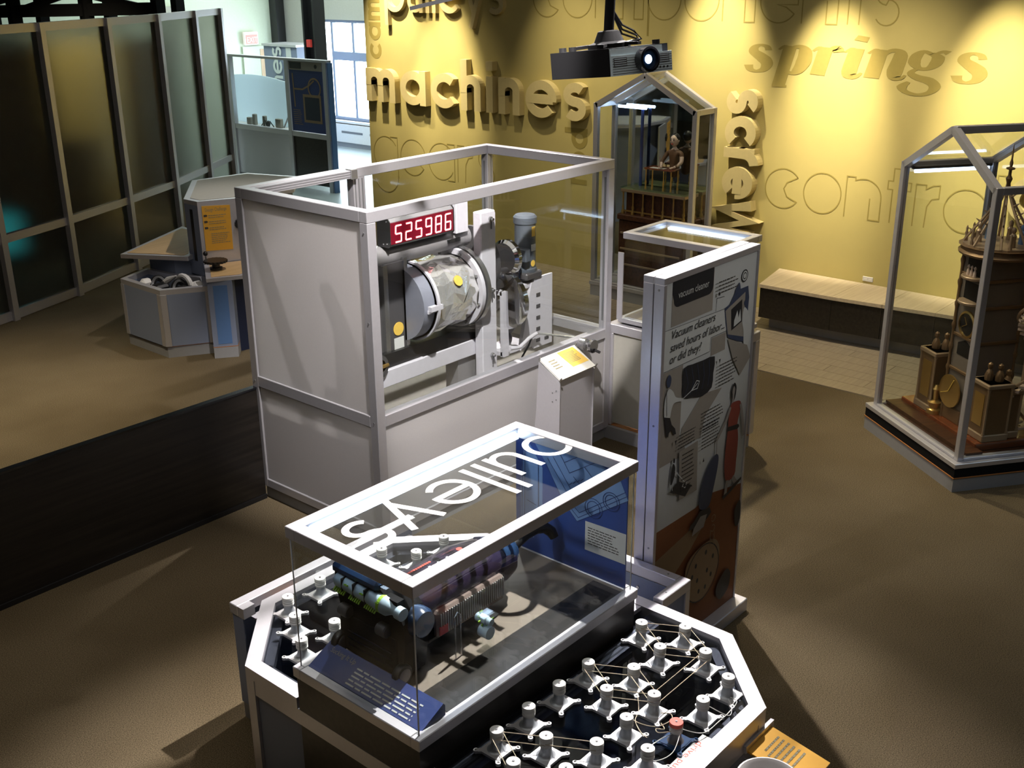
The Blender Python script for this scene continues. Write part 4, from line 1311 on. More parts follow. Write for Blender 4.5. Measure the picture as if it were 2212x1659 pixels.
text_bars(tb, (4.0, yy, 1.105), (1, 0, 0), (0, 0, 1), .11, 10, .021, h=.006, seed=9, t=.0002)
tb.build('small_print', 'print_dark', V)
for (x, z, up_) in ((4.245, 1.815, 1), (4.285, 1.50, -1), (4.19, 1.01, 1), (3.935, 1.205, -1)):
    pr_poly([(x - .008, z), (x + .008, z), (x, z + .022 * up_)], 'panel_black', 'pointer_arrow')
tb = MB()
text_bars(tb, (4.165, yy, 1.192), (1, 0, 0), (0, 0, 1), .17, 2, .016, h=.008, seed=11, t=.0003)
tb.build('bold_print', 'panel_black', V)

# ================================================================== pulley table (octagon around the vacuum case)
RZ = .607
OX0, OX1, OY0, OY1, CH = 2.112, 3.560, 1.540, 3.600, .345
def octo(i):       # octagon inset by i
    k = i * (math.sqrt(2) - 1) * 1.0
    x0, x1, y0, y1 = OX0 + i, OX1 - i, OY0 + i, OY1 - i
    c = CH - i * (2 - math.sqrt(2))
    return [(x0 + c, y0), (x1 - c, y0), (x1, y0 + c), (x1, y1 - c), (x1 - c, y1), (x0 + c, y1), (x0, y1 - c), (x0, y0 + c)]
OT = thing('pulley_table', 'octagonal aluminium table with glass wells full of string pulleys', 'table', (2.84, 2.57, 0))
out, inn = octo(0), octo(.062)
PX0, PX1, PY0, PY1 = 2.106, 3.402, 2.256, 2.932        # base of the case standing through the table
for k in range(8):
    a, b, c, d = out[k], out[(k + 1) % 8], inn[(k + 1) % 8], inn[k]
    if k == 6:      # west side: interrupted by the case
        MB().prism([a, (OX0, PY1), (OX0 + .062, PY1), d], RZ - .05, RZ).build('rim_bar', 'alu', OT)
        MB().prism([(OX0, PY0), b, c, (OX0 + .062, PY0)], RZ - .05, RZ).build('rim_bar', 'alu', OT)
    else:
        MB().prism([a, b, c, d], RZ - .05, RZ).build('rim_bar', 'alu', OT)
    # side sheets with frames
    A, B = Vector((*a, 0)), Vector((*b, 0))
    dirv = (B - A).normalized()
    nin = Vector((-dirv.y, dirv.x, 0))
    for e in (A, B - dirv * .05):
        MB().prism([(e.x, e.y), (e.x + dirv.x * .05, e.y + dirv.y * .05), (e.x + dirv.x * .05 + nin.x * .03, e.y + dirv.y * .05 + nin.y * .03), (e.x + nin.x * .03, e.y + nin.y * .03)], .09, RZ - .05).build('corner_post', 'alu', OT)
    MB().bar(A + Vector((0, 0, RZ - .085)) + nin * .0175, B + Vector((0, 0, RZ - .085)) + nin * .0175, .03, .068).build('upper_rail', 'alu', OT)
    MB().bar(A + Vector((0, 0, .31)) + nin * .02, B + Vector((0, 0, .31)) + nin * .02, .012, .40).build('side_panel', 'grey_laminate', OT)
    # inner extrusion below the glass
    if k != 2:
        C_, D_ = Vector((*c, 0)), Vector((*d, 0))
        MB().bar(D_ + nin * .022 + Vector((0, 0, .545)), C_ + nin * .022 + Vector((0, 0, .545)), .04, .04).build('inner_extrusion', 'alu', OT)
MB().prism(octo(.04), 0, .085).build('kick_plinth', 'kick_grey', OT)
MB().prism(octo(.02), .085, .092).build('edge_band', 'orange_edge', OT)
MB().prism(octo(.06), .16, .18).build('well_floor', 'navy', OT)
for (y0, y1) in ((OY0 + .06, PY0 - .004), (PY1 + .004, OY1 - .06)):
    mbx = []
    pts = octo(.060)
    # clip the octagon to the strip
    def clip(poly, yv, keep_above):
        res = []
        for i in range(len(poly)):
            p, q = poly[i - 1], poly[i]
            ip, iq = (p[1] >= yv) == keep_above, (q[1] >= yv) == keep_above
            if ip != iq:
                t_ = (yv - p[1]) / (q[1] - p[1])
                res.append((p[0] + (q[0] - p[0]) * t_, yv))
            if iq:
                res.append(q)
        return res
    poly = clip(clip(pts, y0, True), y1, False)
    MB().prism(poly, .582, .588).build('glass_deck', 'smoke_glass', OT)
# extrusion channels next to the case
for yy in (PY0 - .045, PY1 + .045):
    e = MB().box((2.2, yy - .03, .545), (3.46, yy + .03, .578)).build('channel', 'alu', OT)
    for k in (-.014, .010):
        MB().box((2.2, yy + k - .004, .578), (3.46, yy + k + .004, .5795)).build('slot', 'alu_groove', e)
# long inner extrusion and bracket in the rear well
e = MB().bar((2.95, 3.42, .50), (3.42, 3.42, .50), .05, .07).build('channel', 'alu', OT)
MB().box((2.88, 3.38, .43), (2.95, 3.46, .56)).build('bracket', 'machine_dark', OT)
# deck ledge between table and panel
MB().box((3.405, 2.30, .585), (3.56, 2.90, .604)).build('deck_plate', 'alu', OT)
# trays outside the octagon
tr = thing('side_tray', 'grey channel tray at the table corner below the story panel', 'tray', (3.7, 2.4, 0))
MB().bbox((3.565, 2.235, .575), (3.795, 2.285, .628), .003).build('rail', 'alu', tr)
MB().bbox((3.745, 2.285, .575), (3.795, 3.10, .628), .003).build('rail', 'alu', tr)
MB().box((3.565, 2.285, .45), (3.745, 3.10, .46)).build('tray_floor', 'alu', tr)
MB().box((3.74, 2.285, .46), (3.745, 3.10, .575)).build('tray_wall', 'grey_laminate', tr)
MB().box((3.575, 2.245, .09), (3.785, 2.253, .575)).build('side_panel', 'grey_laminate', tr)
for x in (3.565, 3.760):
    MB().box((x, 2.237, .09), (x + .035, 2.272, .575)).build('corner_post', 'alu', tr)
MB().box((3.58, 2.25, 0), (3.78, 3.10, .09)).build('kick_plinth', 'kick_grey', tr)
for (x, y, z) in ((3.743, 2.48, .52), (3.743, 2.75, .52)):
    MB().lathe([(.008, 0), (.008, .006), (.003, .007)], (x - .003, y, z), (-1, 0, 0), 10).build('bolt', 'steel', tr)
for (x, y) in ((3.63, 2.26), (3.77, 2.34), (3.77, 2.60)):
    MB().lathe([(.005, 0), (.005, .001)], (x, y, .628), (0, 0, 1), 8).build('screw', 'alu_groove', tr)
tl = thing('side_tray', 'shallow tray along the rear table edge holding copper coloured strips', 'tray', (2.8, 3.65, 0))
MB().bbox((2.356, 3.645, .555), (3.45, 3.70, .607), .003).build('rail', 'alu', tl)
MB().prism([(2.358, 3.643), (2.358, 3.60), (2.42, 3.603), (2.42, 3.643)], .556, .6065).build('end_rail', 'alu', tl)
MB().box((2.42, 3.603, .52), (3.40, 3.645, .53)).build('tray_floor', 'alu', tl)
MB().prism([(2.362, 3.69), (2.362, 3.615), (2.368, 3.615), (2.368, 3.69)], .09, .555).build('side_panel', 'grey_laminate', tl)
MB().box((2.37, 3.61, 0), (3.44, 3.69, .09)).build('kick_plinth', 'kick_grey', tl)
MB().box((2.372, 3.68, .09), (3.45, 3.688, .555)).build('side_panel', 'grey_laminate', tl)
MB().prism([(2.50, 3.606), (2.62, 3.642), (2.78, 3.642), (2.70, 3.606)], .53, .545).build('copper_strip', 'orange_edge', tl)
MB().prism([(2.66, 3.606), (2.80, 3.642), (2.96, 3.642), (2.86, 3.606)], .545, .560).build('steel_strip', 'steel', tl)
MB().lathe([(.016, 0), (.016, .03)], (2.80, 3.625, .56), (0, 0, 1), 12).build('fitting', 'steel', tl)

# ------------------------------------------------------------------ pulleys
DZ = .588
def make_pulley(label, cap='nylon', plate='pulley_plate', cone='pulley_grey', first_cap=None):
    t = thing('string_pulley', label, 'pulley', (0, 0, DZ), None, 0.0, True)
    mb = MB()
    s = .046
    mb.prism([(s, s), (-s, s), (-s, -s), (s, -s)], 0, .010)
    for sx, sy in ((1, 1), (-1, 1), (-1, -1), (1, -1)):
        c = Vector((sx, sy, 0)).normalized()
        mb.prism([(sx * .036 + c.y * .010 * 1, sy * .036 - c.x * .010), (sx * .052 + c.y * .008, sy * .052 - c.x * .008), (sx * .052 - c.y * .008, sy * .052 + c.x * .008), (sx * .036 - c.y * .010, sy * .036 + c.x * .010)], 0, .0095)
        mb.lathe([(.0095, 0), (.0095, .0115), (.005, .0118), (.005, .006)], (sx * .053, sy * .053, 0), (0, 0, 1), 12)
    mb.build('base_plate', plate, t, False, None, True)
    MB().lathe([(.036, .010), (.029, .0125), (.0235, .020), (.0205, .032), (.0190, .052)], (0, 0, 0), (0, 0, 1), 20).build('flared_stem', cone, t, True, None, True)
    mats = ['nylon', first_cap or 'nylon']
    mb = MB()
    mb.lathe([(.0235, .052), (.0245, .054), (.0245, .060), (.0225, .062), (.0225, .064), (.0245, .066), (.0245, .072), (.0225, .074), (.0225, .076)], (0, 0, 0), (0, 0, 1), 22)
    mb.cur = 1
    mb.lathe([(.0225, .076), (.0250, .078), (.0250, .092), (.0240, .0935)], (0, 0, 0), (0, 0, 1), 22)
    sp_ = mb.build('spool', mats, t, True, None, True)
    MB().lathe([(.0042, .0935), (.0042, .0965)], (0, 0, 0), (0, 0, 1), 10).build('spindle', 'alu_groove', t, False, None, True)
    return t
front = [(2.396, 2.163), (2.573, 2.163), (2.752, 2.163), (2.934, 2.163), (3.297, 2.163),
         (2.308, 2.009), (2.485, 2.009), (2.844, 2.009), (3.021, 2.009), (3.202, 2.009), (3.386, 2.009),
         (2.400, 1.854), (2.574, 1.854), (2.753, 1.854), (2.930, 1.854), (3.291, 1.854),
         (2.660, 1.699), (3.020, 1.699), (3.201, 1.699), (2.48, 1.699)]
rear = [(2.312, 3.140), (2.485, 3.140), (2.407, 3.300), (2.884, 3.255), (3.117, 3.300), (3.300, 3.300), (2.481, 3.440), (2.672, 3.455), (3.029, 3.440)]
P0 = make_pulley('white capped string pulley on a star shaped plate in the front glass well')
row_names = {2.163: 'row beside the dark plinth', 2.009: 'second row from the plinth', 1.854: 'third row from the plinth', 1.699: 'row along the front rim'}
ORD = ['first', 'second', 'third', 'fourth', 'fifth', 'sixth']
def pulley_label(lst, x, y, where):
    row = sorted([p for p in lst if abs(p[1] - y) < .03], reverse=True)
    k = [abs(p[0] - x) < 1e-4 for p in row].index(True)
    return 'white capped pulley, %s from the panel end, %s' % (ORD[k], where)
first = True
for (x, y) in front:
    q = P0 if first else copy_tree(P0)
    first = False
    q.location = (x, y, DZ)
    q.rotation_euler = (0, 0, 0)
    q['label'] = pulley_label(front, x, y, row_names[y])
    q['group'] = 'white pulleys in the front well'
for (x, y) in rear:
    q = copy_tree(P0)
    q.location = (x, y, DZ)
    q['label'] = pulley_label(rear, x, y, {3.14: 'behind the caption board', 3.30: 'middle row behind the case', 3.255: 'behind the case', 3.44: 'along the rear tray', 3.455: 'along the rear tray'}[round(y, 3)])
    q['group'] = 'white pulleys in the rear well'
q = make_pulley('red capped drive pulley on a blue motor plate in the front well', plate='dark_blue_plastic', cone='machine_dark', first_cap='red_cap')
q.location = (2.845, 1.702, DZ)
MB().box((-.042, -.042, -.004), (.042, .042, .012)).build('motor_housing', 'dark_blue_plastic', q, False, None, True)
# drive label strip
t = thing('label_strip', 'white strip with red lettering drive pulley on the table edge', 'label', (2.83, 1.61, .588))
MB().box((2.62, 1.604, .588), (2.945, 1.650, .592)).build('strip', 'print_white', t)
put_text('drive pulley', .036, (2.905, 1.642, .5925), (-1, 0, 0), (0, -1, 0), 'red_cap', t, width=.25)
# strings between pulleys
def string_loop(name, a, b, label, z=.660, mat='string', r=.0016, both=True):
    a, b = Vector((*a, z)), Vector((*b, z))
    d = (b - a).normalized()
    n = Vector((-d.y, d.x, 0)) * .0236
    mb = MB()
    mb.tube([a + n, b + n], r, 5)
    if both:
        mb.tube([a - n, b - n], r, 5)
    t = mb.build(name, mat)
    return tag(t, label, 'string', 'strings between pulleys')
i_ = 0
for a, b, lb in (((2.934, 2.163), (3.021, 2.009), 'pale string loop between the second row and the case side pulley'),
             ((3.021, 2.009), (2.930, 1.854), 'taut pale string loop reaching the pulley near the tangle'),
             ((2.934, 2.163), (2.844, 2.009), 'short string loop from a case side pulley to its neighbour'),
             ((2.930, 1.854), (3.291, 1.854), 'long brown string loop across the dark middle of the well'),
             ((2.844, 2.009), (2.930, 1.854), 'string loop ending at the loose tangled strings'),
             ((3.297, 2.163), (3.386, 2.009), 'string loop at the far corner of the front well'),
             ((3.297, 2.163), (3.202, 2.009), 'string loop between the corner pulley and the next row'),
             ((3.202, 2.009), (3.291, 1.854), 'reddish string loop close to the panel end of the well'),
             ((3.386, 2.009), (3.291, 1.854), 'string loop along the far slanted rim'),
             ((2.396, 2.163), (2.485, 2.009), 'string loop beside the case near the picture bottom'),
             ((2.485, 2.009), (2.574, 1.854), 'string loop crossing toward the front rim'),
             ((2.396, 2.163), (2.308, 2.009), 'string loop at the near end of the front well')):
    string_loop('pulley_string', a, b, lb, .655 + .004 * (i_ % 3))
    i_ += 1
rnd = random.Random(11)
def loose(name, pts, label, mat='string', r=.0017):
    # smoothed loose string lying on the glass and pulleys
    P = []
    n = len(pts)
    for i in range(n - 1):
        p0, p1, p2, p3 = pts[max(i - 1, 0)], pts[i], pts[i + 1], pts[min(i + 2, n - 1)]
        for s in range(6):
            u = s / 6
            P.append(tuple(.5 * ((2 * p1[k]) + (-p0[k] + p2[k]) * u + (2 * p0[k] - 5 * p1[k] + 4 * p2[k] - p3[k]) * u * u + (-p0[k] + 3 * p1[k] - 3 * p2[k] + p3[k]) * u ** 3) for k in range(3)))
    P.append(pts[-1])
    return tag(MB().tube(P, r, 5).build(name, mat), label, 'string', 'loose strings')
loose('loose_string', [(2.86, 1.93, .592), (2.84, 1.86, .60), (2.87, 1.80, .595), (2.92, 1.77, .61), (2.96, 1.80, .60), (2.93, 1.84, .60)], 'loose brown string curling beside the red capped pulley')
loose('loose_string', [(2.90, 1.80, .592), (2.86, 1.76, .61), (2.82, 1.77, .63), (2.80, 1.74, .64), (2.85, 1.68, .655)], 'loose tan string hanging on the red capped pulley', r=.002)
loose('loose_string', [(2.95, 1.94, .62), (2.90, 1.90, .60), (2.85, 1.88, .592), (2.80, 1.82, .60), (2.78, 1.78, .61)], 'loose rust coloured string across the middle of the front well')
loose('loose_string', [(2.845, 1.68, .66), (2.93, 1.64, .612), (3.02, 1.63, .612), (3.10, 1.63, .612), (3.17, 1.64, .612), (3.19, 1.69, .60)], 'long pale string lying along the front rim', 'nylon')
loose('loose_string', [(2.845, 1.68, .66), (2.76, 1.66, .62), (2.70, 1.70, .60), (2.72, 1.75, .60), (2.80, 1.74, .61), (2.83, 1.70, .64)], 'pale string looped around the drive pulley', 'nylon')
loose('loose_string', [(3.02, 1.67, .66), (3.08, 1.62, .61), (3.16, 1.66, .60), (3.20, 1.72, .60)], 'short pale string curl in the slanted table corner', 'nylon')

# ------------------------------------------------------------------ orange instruction sign and dish past the front rim
t = thing('instruction_sign', 'tilted orange instruction plate on brackets at the front rim', 'sign', (3.15, 1.45, .5))
u1 = Vector((.18, 0, .0)).normalized()
o3 = Vector((3.07, 1.535, .505))
u2 = Vector((.0, -.205, -.035)).normalized()
MB().plate([(0, 0), (0, .25), (.185, .25), (.185, 0)], o3, u1, u2, .008).build('plate', 'orange_print', t)
tb = MB()
text_bars(tb, o3 + u2.cross(u1) * .0 + Vector((.155, -.06, .0)) + Vector((0, 0, -.0)) + Vector((0, 0, .0)), -u1, -u2, .12, 1, .02, seed=20)
tb2 = MB()
nn = u1.cross(u2)
if nn.z < 0:
    nn = -nn
for k in range(6):
    text_bars(tb2, o3 + u1 * (.155) + u2 * (.055 + k * .022) + nn * .0015, -u1, -u2, .12, 1, .02, h=.008, seed=30 + k)
tb2.build('small_print', 'print_grey', t)
MB().box((3.06, 1.53, .495), (3.27, 1.545, .525)).build('bracket', 'alu', t)
MB().plate([(0, 0), (0, .18), (.004, .18), (.004, 0)], o3 + Vector((-.012, 0, -.03)), (1, 0, 0), u2, .03).build('bracket', 'alu_groove', t)
t = MB().prism([(3.10, 1.10), (3.40, 1.10), (3.36, 1.30), (3.25, 1.42), (3.12, 1.32)], .34, .36).box((3.2, 1.15, 0), (3.26, 1.25, .34)).build('footing_plate', 'white')
tag(t, 'white shelf plate under the orange instruction sign', 'shelf')
t = thing('round_dish', 'white round dish with a raised rim at the front of the table', 'dish', (2.93, 1.37, .45))
MB().lathe([(.08, 0), (.10, .005), (.108, .05), (.112, .058), (.105, .06), (.098, .052), (.09, .03), (.01, .026)], (2.905, 1.36, .52), (0, 0, 1), 36).build('bowl', 'white_gloss', t, True)
MB().lathe([(.02, 0), (.02, .52)], (2.905, 1.36, 0), (0, 0, 1), 14).build('stem', 'alu', t)
MB().lathe([(.12, 0), (.12, .02)], (2.905, 1.36, 0), (0, 0, 1), 24).build('foot', 'alu', t)

# ================================================================== vacuum cleaner glass case
PZ0, PZ1 = .754, 1.345
PC = thing('vacuum_case', 'glass case with white lettering pulleys on top over a dark wood plinth', 'display case', (2.75, 2.59, 0))
MB().box((PX0 + .01, PY0 + .01, 0), (PX1 - .01, PY1 - .01, .709)).build('plinth', 'dark_wood', PC)
bw_ = .042
for a, b in (((PX0, PY0), (PX1, PY0 + bw_)), ((PX0, PY1 - bw_), (PX1, PY1)), ((PX0, PY0 + bw_), (PX0 + bw_, PY1 - bw_)), ((PX1 - bw_, PY0 + bw_), (PX1, PY1 - bw_))):
    MB().bbox((*a, .709), (*b, PZ0), .003).build('base_rail', 'alu', PC)
gx0, gx1, gy0, gy1 = PX0 + .024, PX1 - .024, PY0 + .024, PY1 - .024
MB().box((PX0 + bw_, PY0 + bw_, .72), (PX1 - bw_, PY1 - bw_, .748)).build('case_floor', 'deck_brown', PC)
MB().box((gx0, gy0, PZ0), (gx0 + .005, gy1, PZ1 - .046)).build('glass_pane', 'glass', PC)
MB().box((gx1 - .005, gy0, PZ0), (gx1, gy1, PZ1 - .046)).build('glass_pane', 'glass', PC)
MB().box((gx0 + .005, gy0, PZ0), (gx1 - .005, gy0 + .005, PZ1 - .046)).build('glass_pane', 'glass', PC)
MB().box((gx0 + .005, gy1 - .005, PZ0), (gx1 - .005, gy1, PZ1 - .046)).build('glass_pane', 'glass', PC)
for (x, y) in ((gx0, gy0), (gx0, gy1), (gx1, gy0)):
    MB().box((x - .002, y - .002, PZ0), (x + .002, y + .002, PZ1 - .046)).build('glass_edge', 'white_gloss', PC)
MB().box((2.29, gy0 + .012, .748), (3.36 - .02, 2.445, .7505)).build('dark_floor_strip', 'dark_wood', PC)
tx0, tx1, ty0, ty1 = 2.118, 3.390, 2.268, 2.920
tw = .052
for a, b in (((tx0, ty0), (tx1, ty0 + tw)), ((tx0, ty1 - tw), (tx1, ty1)), ((tx0, ty0 + tw), (tx0 + tw, ty1 - tw)), ((tx1 - tw, ty0 + tw), (tx1, ty1 - tw))):
    MB().bbox((*a, PZ1 - .046), (*b, PZ1), .002).build('top_rail', 'alu', PC)
MB().box((tx0 + tw, ty0 + tw, PZ1 - .012), (tx1 - tw, ty1 - tw, PZ1 - .006)).build('top_glass', 'glass', PC)
ls = MB().box((tx0 + tw + .03, ty1 - tw - .016, PZ1 - .044), (tx1 - tw - .01, ty1 - tw - .002, PZ1 - .022)).build('light_strip', 'led_white', PC)
# lettering on the top glass, reads from the far side
strokes, tot = word_strokes('pulleys', .13, .20)
k_ = 1.172 / (tot * .216)
for gl in strokes:
    mb = MB()
    for pts, cl in gl:
        mb.ribbon([(p[0] * k_, p[1]) for p in pts], .13, (3.385, 2.765, PZ1 - .0055), Vector((-.216, 0, 0)), Vector((0, -.216, 0)), .0006, cl)
    mb.build('letter', 'white', PC)
# blue backboard with line drawing and label card
BBX = gx1 - .012
bb = MB().box((BBX, gy0 + .02, PZ0 - .005), (BBX + .006, gy1 - .008, PZ1 - .047)).build('backboard', 'board_blue', PC)
def bp(pts, mat, name, lay, parent=bb):
    return MB().plate([(-p[0], p[1]) for p in pts], (BBX - .0004 * lay, 0, 0), (0, -1, 0), (0, 0, 1), .0003).build(name, mat, parent)
def bl(lines, w, mat, name, lay, parent=bb):
    mb = MB()
    for pts in lines:
        mb.ribbon([(-p[0], p[1]) for p in pts], w, (BBX - .0004 * lay, 0, 0), (0, -1, 0), (0, 0, 1), .0003)
    return mb.build(name, mat, parent)
bp([(2.80, 1.296), (2.62, 1.296), (2.46, 1.296), (2.335, 1.24), (2.296, 1.165), (2.556, .985), (2.632, 1.055), (2.735, 1.215)], 'board_pale', 'vacuum_head_drawing', 1)
bp([(2.855, 1.235), (2.83, 1.285), (2.765, 1.20), (2.748, 1.18), (2.748, .92), (2.80, .82), (2.87, .88), (2.875, 1.08)], 'board_pale', 'vacuum_body_drawing', 1)
bl([[(2.735, 1.215), (2.632, 1.055), (2.556, .985), (2.296, 1.165)], [(2.62, 1.06), (2.55, 1.005), (2.30, 1.185)], [(2.605, 1.075), (2.545, 1.03), (2.31, 1.20)],
    [(2.72, 1.235), (2.60, 1.09), (2.57, 1.06)], [(2.69, 1.25), (2.575, 1.105)], [(2.66, 1.285), (2.60, 1.20), (2.47, 1.285)], [(2.58, 1.19), (2.50, 1.13), (2.36, 1.235)],
    [(2.63, 1.24), (2.56, 1.285)], [(2.52, 1.25), (2.45, 1.19), (2.40, 1.225)], [(2.56, 1.14), (2.52, 1.17), (2.50, 1.15), (2.54, 1.12)]] +
   [arc(2.47, 1.075, .045, 0, 360, 20), arc(2.38, 1.135, .042, 0, 360, 20), arc(2.47, 1.075, .033, 0, 360, 18), arc(2.38, 1.135, .031, 0, 360, 18)] +
   [[(2.585 - .02 * k, 1.16 + .012 * k), (2.60 - .02 * k, 1.145 + .012 * k)] for k in range(4)] +
   [[(2.86, 1.22), (2.865, .90)], [(2.845, 1.25), (2.85, .88)], [(2.77, 1.195), (2.77, .90)], [(2.835, 1.0), (2.78, .99)]], .003, 'board_line', 'drawing_lines', 2)
cd = bp([(2.512, 1.003), (2.300, 1.010), (2.300, .868), (2.512, .866)], 'print_white', 'label_card', 3)
tb = MB()
text_bars(tb, (BBX - .0017, 2.497, .975), (0, -1, 0), (0, 0, 1), .165, 7, .0125, h=.004, seed=40, t=.0003)
tb.build('small_print', 'print_dark', cd)
# sloped blue caption rail
cs = thing('caption_rail', 'sloped dark blue caption board at the near end of the vacuum case', 'sign', (2.2, 2.6, PZ0))
A0, A1 = Vector((2.150, 0, .752)), Vector((2.262, 0, .806))
sl = (A1 - A0).normalized()
ln = (A1 - A0).length
MB().plate([(A0.x, A0.z - .004), (A1.x + .008, A0.z - .004), (A1.x + .008, A1.z - .01), (A1.x, A1.z), (A0.x, A0.z)], (0, 2.890, 0), (1, 0, 0), (0, 0, 1), .60).build('board', 'sign_blue', cs)
nn = Vector((0, -1, 0)).cross(sl)
o4 = Vector((A0.x, 2.890, A0.z)) + nn * .001
put_text('Sucking It Up', .030, o4 + sl * .088 + Vector((0, -.035, 0)), (0, -1, 0), sl, 'panel_grey', cs, 'title', width=.135)
tb = MB()
text_bars(tb, o4 + sl * .078 + Vector((0, -.195, 0)), (0, -1, 0), sl, .355, 5, .0165, h=.006, ragged=.08, seed=41, t=.0005)
tb.build('small_print', 'panel_pale', cs)

# ------------------------------------------------------------------ the vacuum cleaner lying on its back
VC = thing('upright_vacuum', 'black and purple upright vacuum cleaner lying on its back in the case', 'vacuum cleaner', (2.6, 2.7, .748))
hy0, hy1 = 2.525, 2.886
hx0, hx1 = 2.305, 2.425
# head shell: profile in y-z, extruded in x
def hz(z):
    return .765 + (z - .765) * 1.15
prof = [(p[0], hz(p[1])) for p in [(hy0 + .02, .765), (hy1 - .02, .765), (hy1 - .005, .80), (hy1 - .02, .93), (hy1, .985), (hy1 + .003, 1.045), (hy1 - .01, 1.062), (hy0 + .11, 1.062), (hy0 + .02, 1.0), (hy0, .97), (hy0 - .005, .90), (hy0 + .01, .80)]]
MB().plate([(-p[0], p[1]) for p in prof], (hx1, 0, 0), (0, -1, 0), (0, 0, 1), hx1 - hx0).build('head_shell', 'black_matte', VC)
MB().bbox((hx0 - .006, hy0 + .035, .775), (hx0 + .004, hy1 - .03, .93), .003).build('bottom_plate', 'black_matte', VC)
for z in (.80, .83, .86):
    MB().bbox((hx0 - .010, hy0 + .06, z), (hx0 - .004, hy1 - .06, z + .008), .002).build('bottom_rib', 'black_gloss', VC)
MB().bbox((hx0 - .014, hy1 - .245, 1.092), (hx1 - .01, hy1 + .008, 1.134), .012).build('front_bumper', 'dark_blue_plastic', VC)
MB().bbox((hx0 - .006, hy1 - .285, 1.085), (hx1 - .03, hy1 - .24, 1.120), .004).build('clear_window', 'acrylic', VC)
# brush opening with roller
MB().box((hx0 - .004, hy0 + .02, 1.015), (hx0 + .03, hy1 - .012, 1.09)).build('brush_opening', 'black_matte', VC)
ra, rb = Vector((hx0 - .004, hy1 - .02, 1.072)), Vector((hx0 - .004, hy0 + .0, 1.052))
dr_ = (rb - ra).normalized()
ro = MB().lathe([(.024, 0), (.030, .01), (.030, .20), (.035, .235), (.035, .275), (.020, .300), (.018, .320), (.025, .323), (.025, .350), (.010, .352)], ra, dr_, 18).build('brush_roller', 'pale_blue_plastic', VC, True)
br_ = MB()
for k in range(24):
    u = .012 + k * .0105
    base = ra + dr_ * u
    off = Vector((-.022, 0, -.020)) if k % 8 < 6 else Vector((-.022, 0, .012))
    br_.bar(base + off * .9, base + off * 1.6, .0045, .0045, (0, 1, 0))
br_.build('bristles', 'lime', ro)
MB().lathe([(.034, .238), (.036, .242), (.036, .252), (.034, .256)], ra, dr_, 18).build('lime_band', 'lime', ro)
for k in range(3):
    MB().bbox((hx0 - .034, hy1 - .075 - k * .062, 1.028), (hx0 + .01, hy1 - .068 - k * .062, 1.10), .002).build('opening_bar', 'black', VC)
# wheels
for (y, z, r, w_) in ((hy0 + .005, .800, .042, .030), (hy1 - .02, .800, .042, .030)):
    wl = MB().lathe([(r * .9, 0), (r, .006), (r, w_ - .006), (r * .9, w_)], (hx0 - .012, y - w_ / 2, z), (0, 1, 0), 22).build('wheel', 'black', VC, True)
    MB().lathe([(r * .68, -.002), (r * .6, -.004), (r * .15, -.004)], (hx0 - .012, y - w_ / 2, z), (0, 1, 0), 18).build('wheel_hub', 'machine_grey', wl, True)
for y in (hy0 + .09, hy1 - .065):
    wl = MB().lathe([(.022, 0), (.026, .004), (.026, .046), (.022, .05)], (hx0 - .014, y - .025, .955), (0, 1, 0), 16).build('roller_wheel', 'machine_dark', VC, True)
# neck joint
MB().lathe([(.055, -.02), (.06, 0), (.06, .05), (.05, .07)], (hx1 - .04, hy0 + .04, .98), (0, -1, 0), 20).build('swivel_joint', 'dark_blue_plastic', VC, True)
# body: lofted along +x
def loft(sections, n=22):
    vs, fs = [], []
    for (x, cy_, cz, ry, rz, sq) in sections:
        for k in range(n):
            a = 2 * pi * k / n
            c_, s_ = cos(a), sin(a)
            f = (abs(c_) ** sq + abs(s_) ** sq) ** (-1 / sq)
            vs.append((x, cy_ + ry * c_ * f, cz + rz * s_ * f))
    m = len(sections)
    for i in range(m - 1):
        for k in range(n):
            fs.append((i * n + k, i * n + (k + 1) % n, (i + 1) * n + (k + 1) % n, (i + 1) * n + k))
    fs.append(tuple(range(n))[::-1])
    fs.append(tuple(range((m - 1) * n, m * n)))
    return MB().add(vs, fs)
by_ = 2.695
loft([(2.44, by_, .925, .095, .085, 3), (2.50, by_, .93, .125, .095, 3.2), (2.80, by_, .935, .125, .10, 3.2), (2.95, by_, .925, .11, .09, 3), (3.03, by_ - .005, .915, .085, .07, 2.5)]).build('body_shell', 'purple_gloss', VC, True)
loft([(2.95, by_, .937, .105, .083, 3), (3.03, by_, .930, .085, .068, 2.6), (3.08, by_, .925, .055, .05, 2.2)]).build('clear_nose', 'dark_blue_plastic', VC, True)
for yy in (by_ - .07, by_ - .045):
    MB().bbox((2.50, yy - .005, 1.020), (2.90, yy + .005, 1.034), .003).build('body_rail', 'machine_grey', VC)
mb = MB().bbox((2.50, by_ - .150, .835), (2.88, by_ - .118, .95), .01)
fi = mb.build('filter_housing', 'smoke_plastic', VC)
fn = MB()
for k in range(30):
    x = 2.515 + k * .0122
    fn.box((x, by_ - .154, .85 + .0004 * k), (x + .003, by_ - .149, .94))
fn.build('filter_fins', 'white_gloss', fi)
MB().box((2.505, by_ - .1545, .85), (2.55, by_ - .1495, .885)).build('red_latch', 'red', fi)
MB().bbox((2.46, by_ - .12, .80), (2.86, by_ + .10, .85), .02).build('back_cover', 'black', VC)
MB().lathe([(.013, 0), (.013, .002)], (2.80, by_ + .02, 1.034), (0, 0, 1), 16).build('red_badge', 'red_cap', VC)
mk = MB()
for k in range(8):
    mk.box((2.62 + k * .016, by_ - .005, 1.0335), (2.632 + k * .016, by_ + .018 - (k % 3) * .006, 1.0345))
mk.build('body_marking', 'panel_pale', VC)
mk = MB()
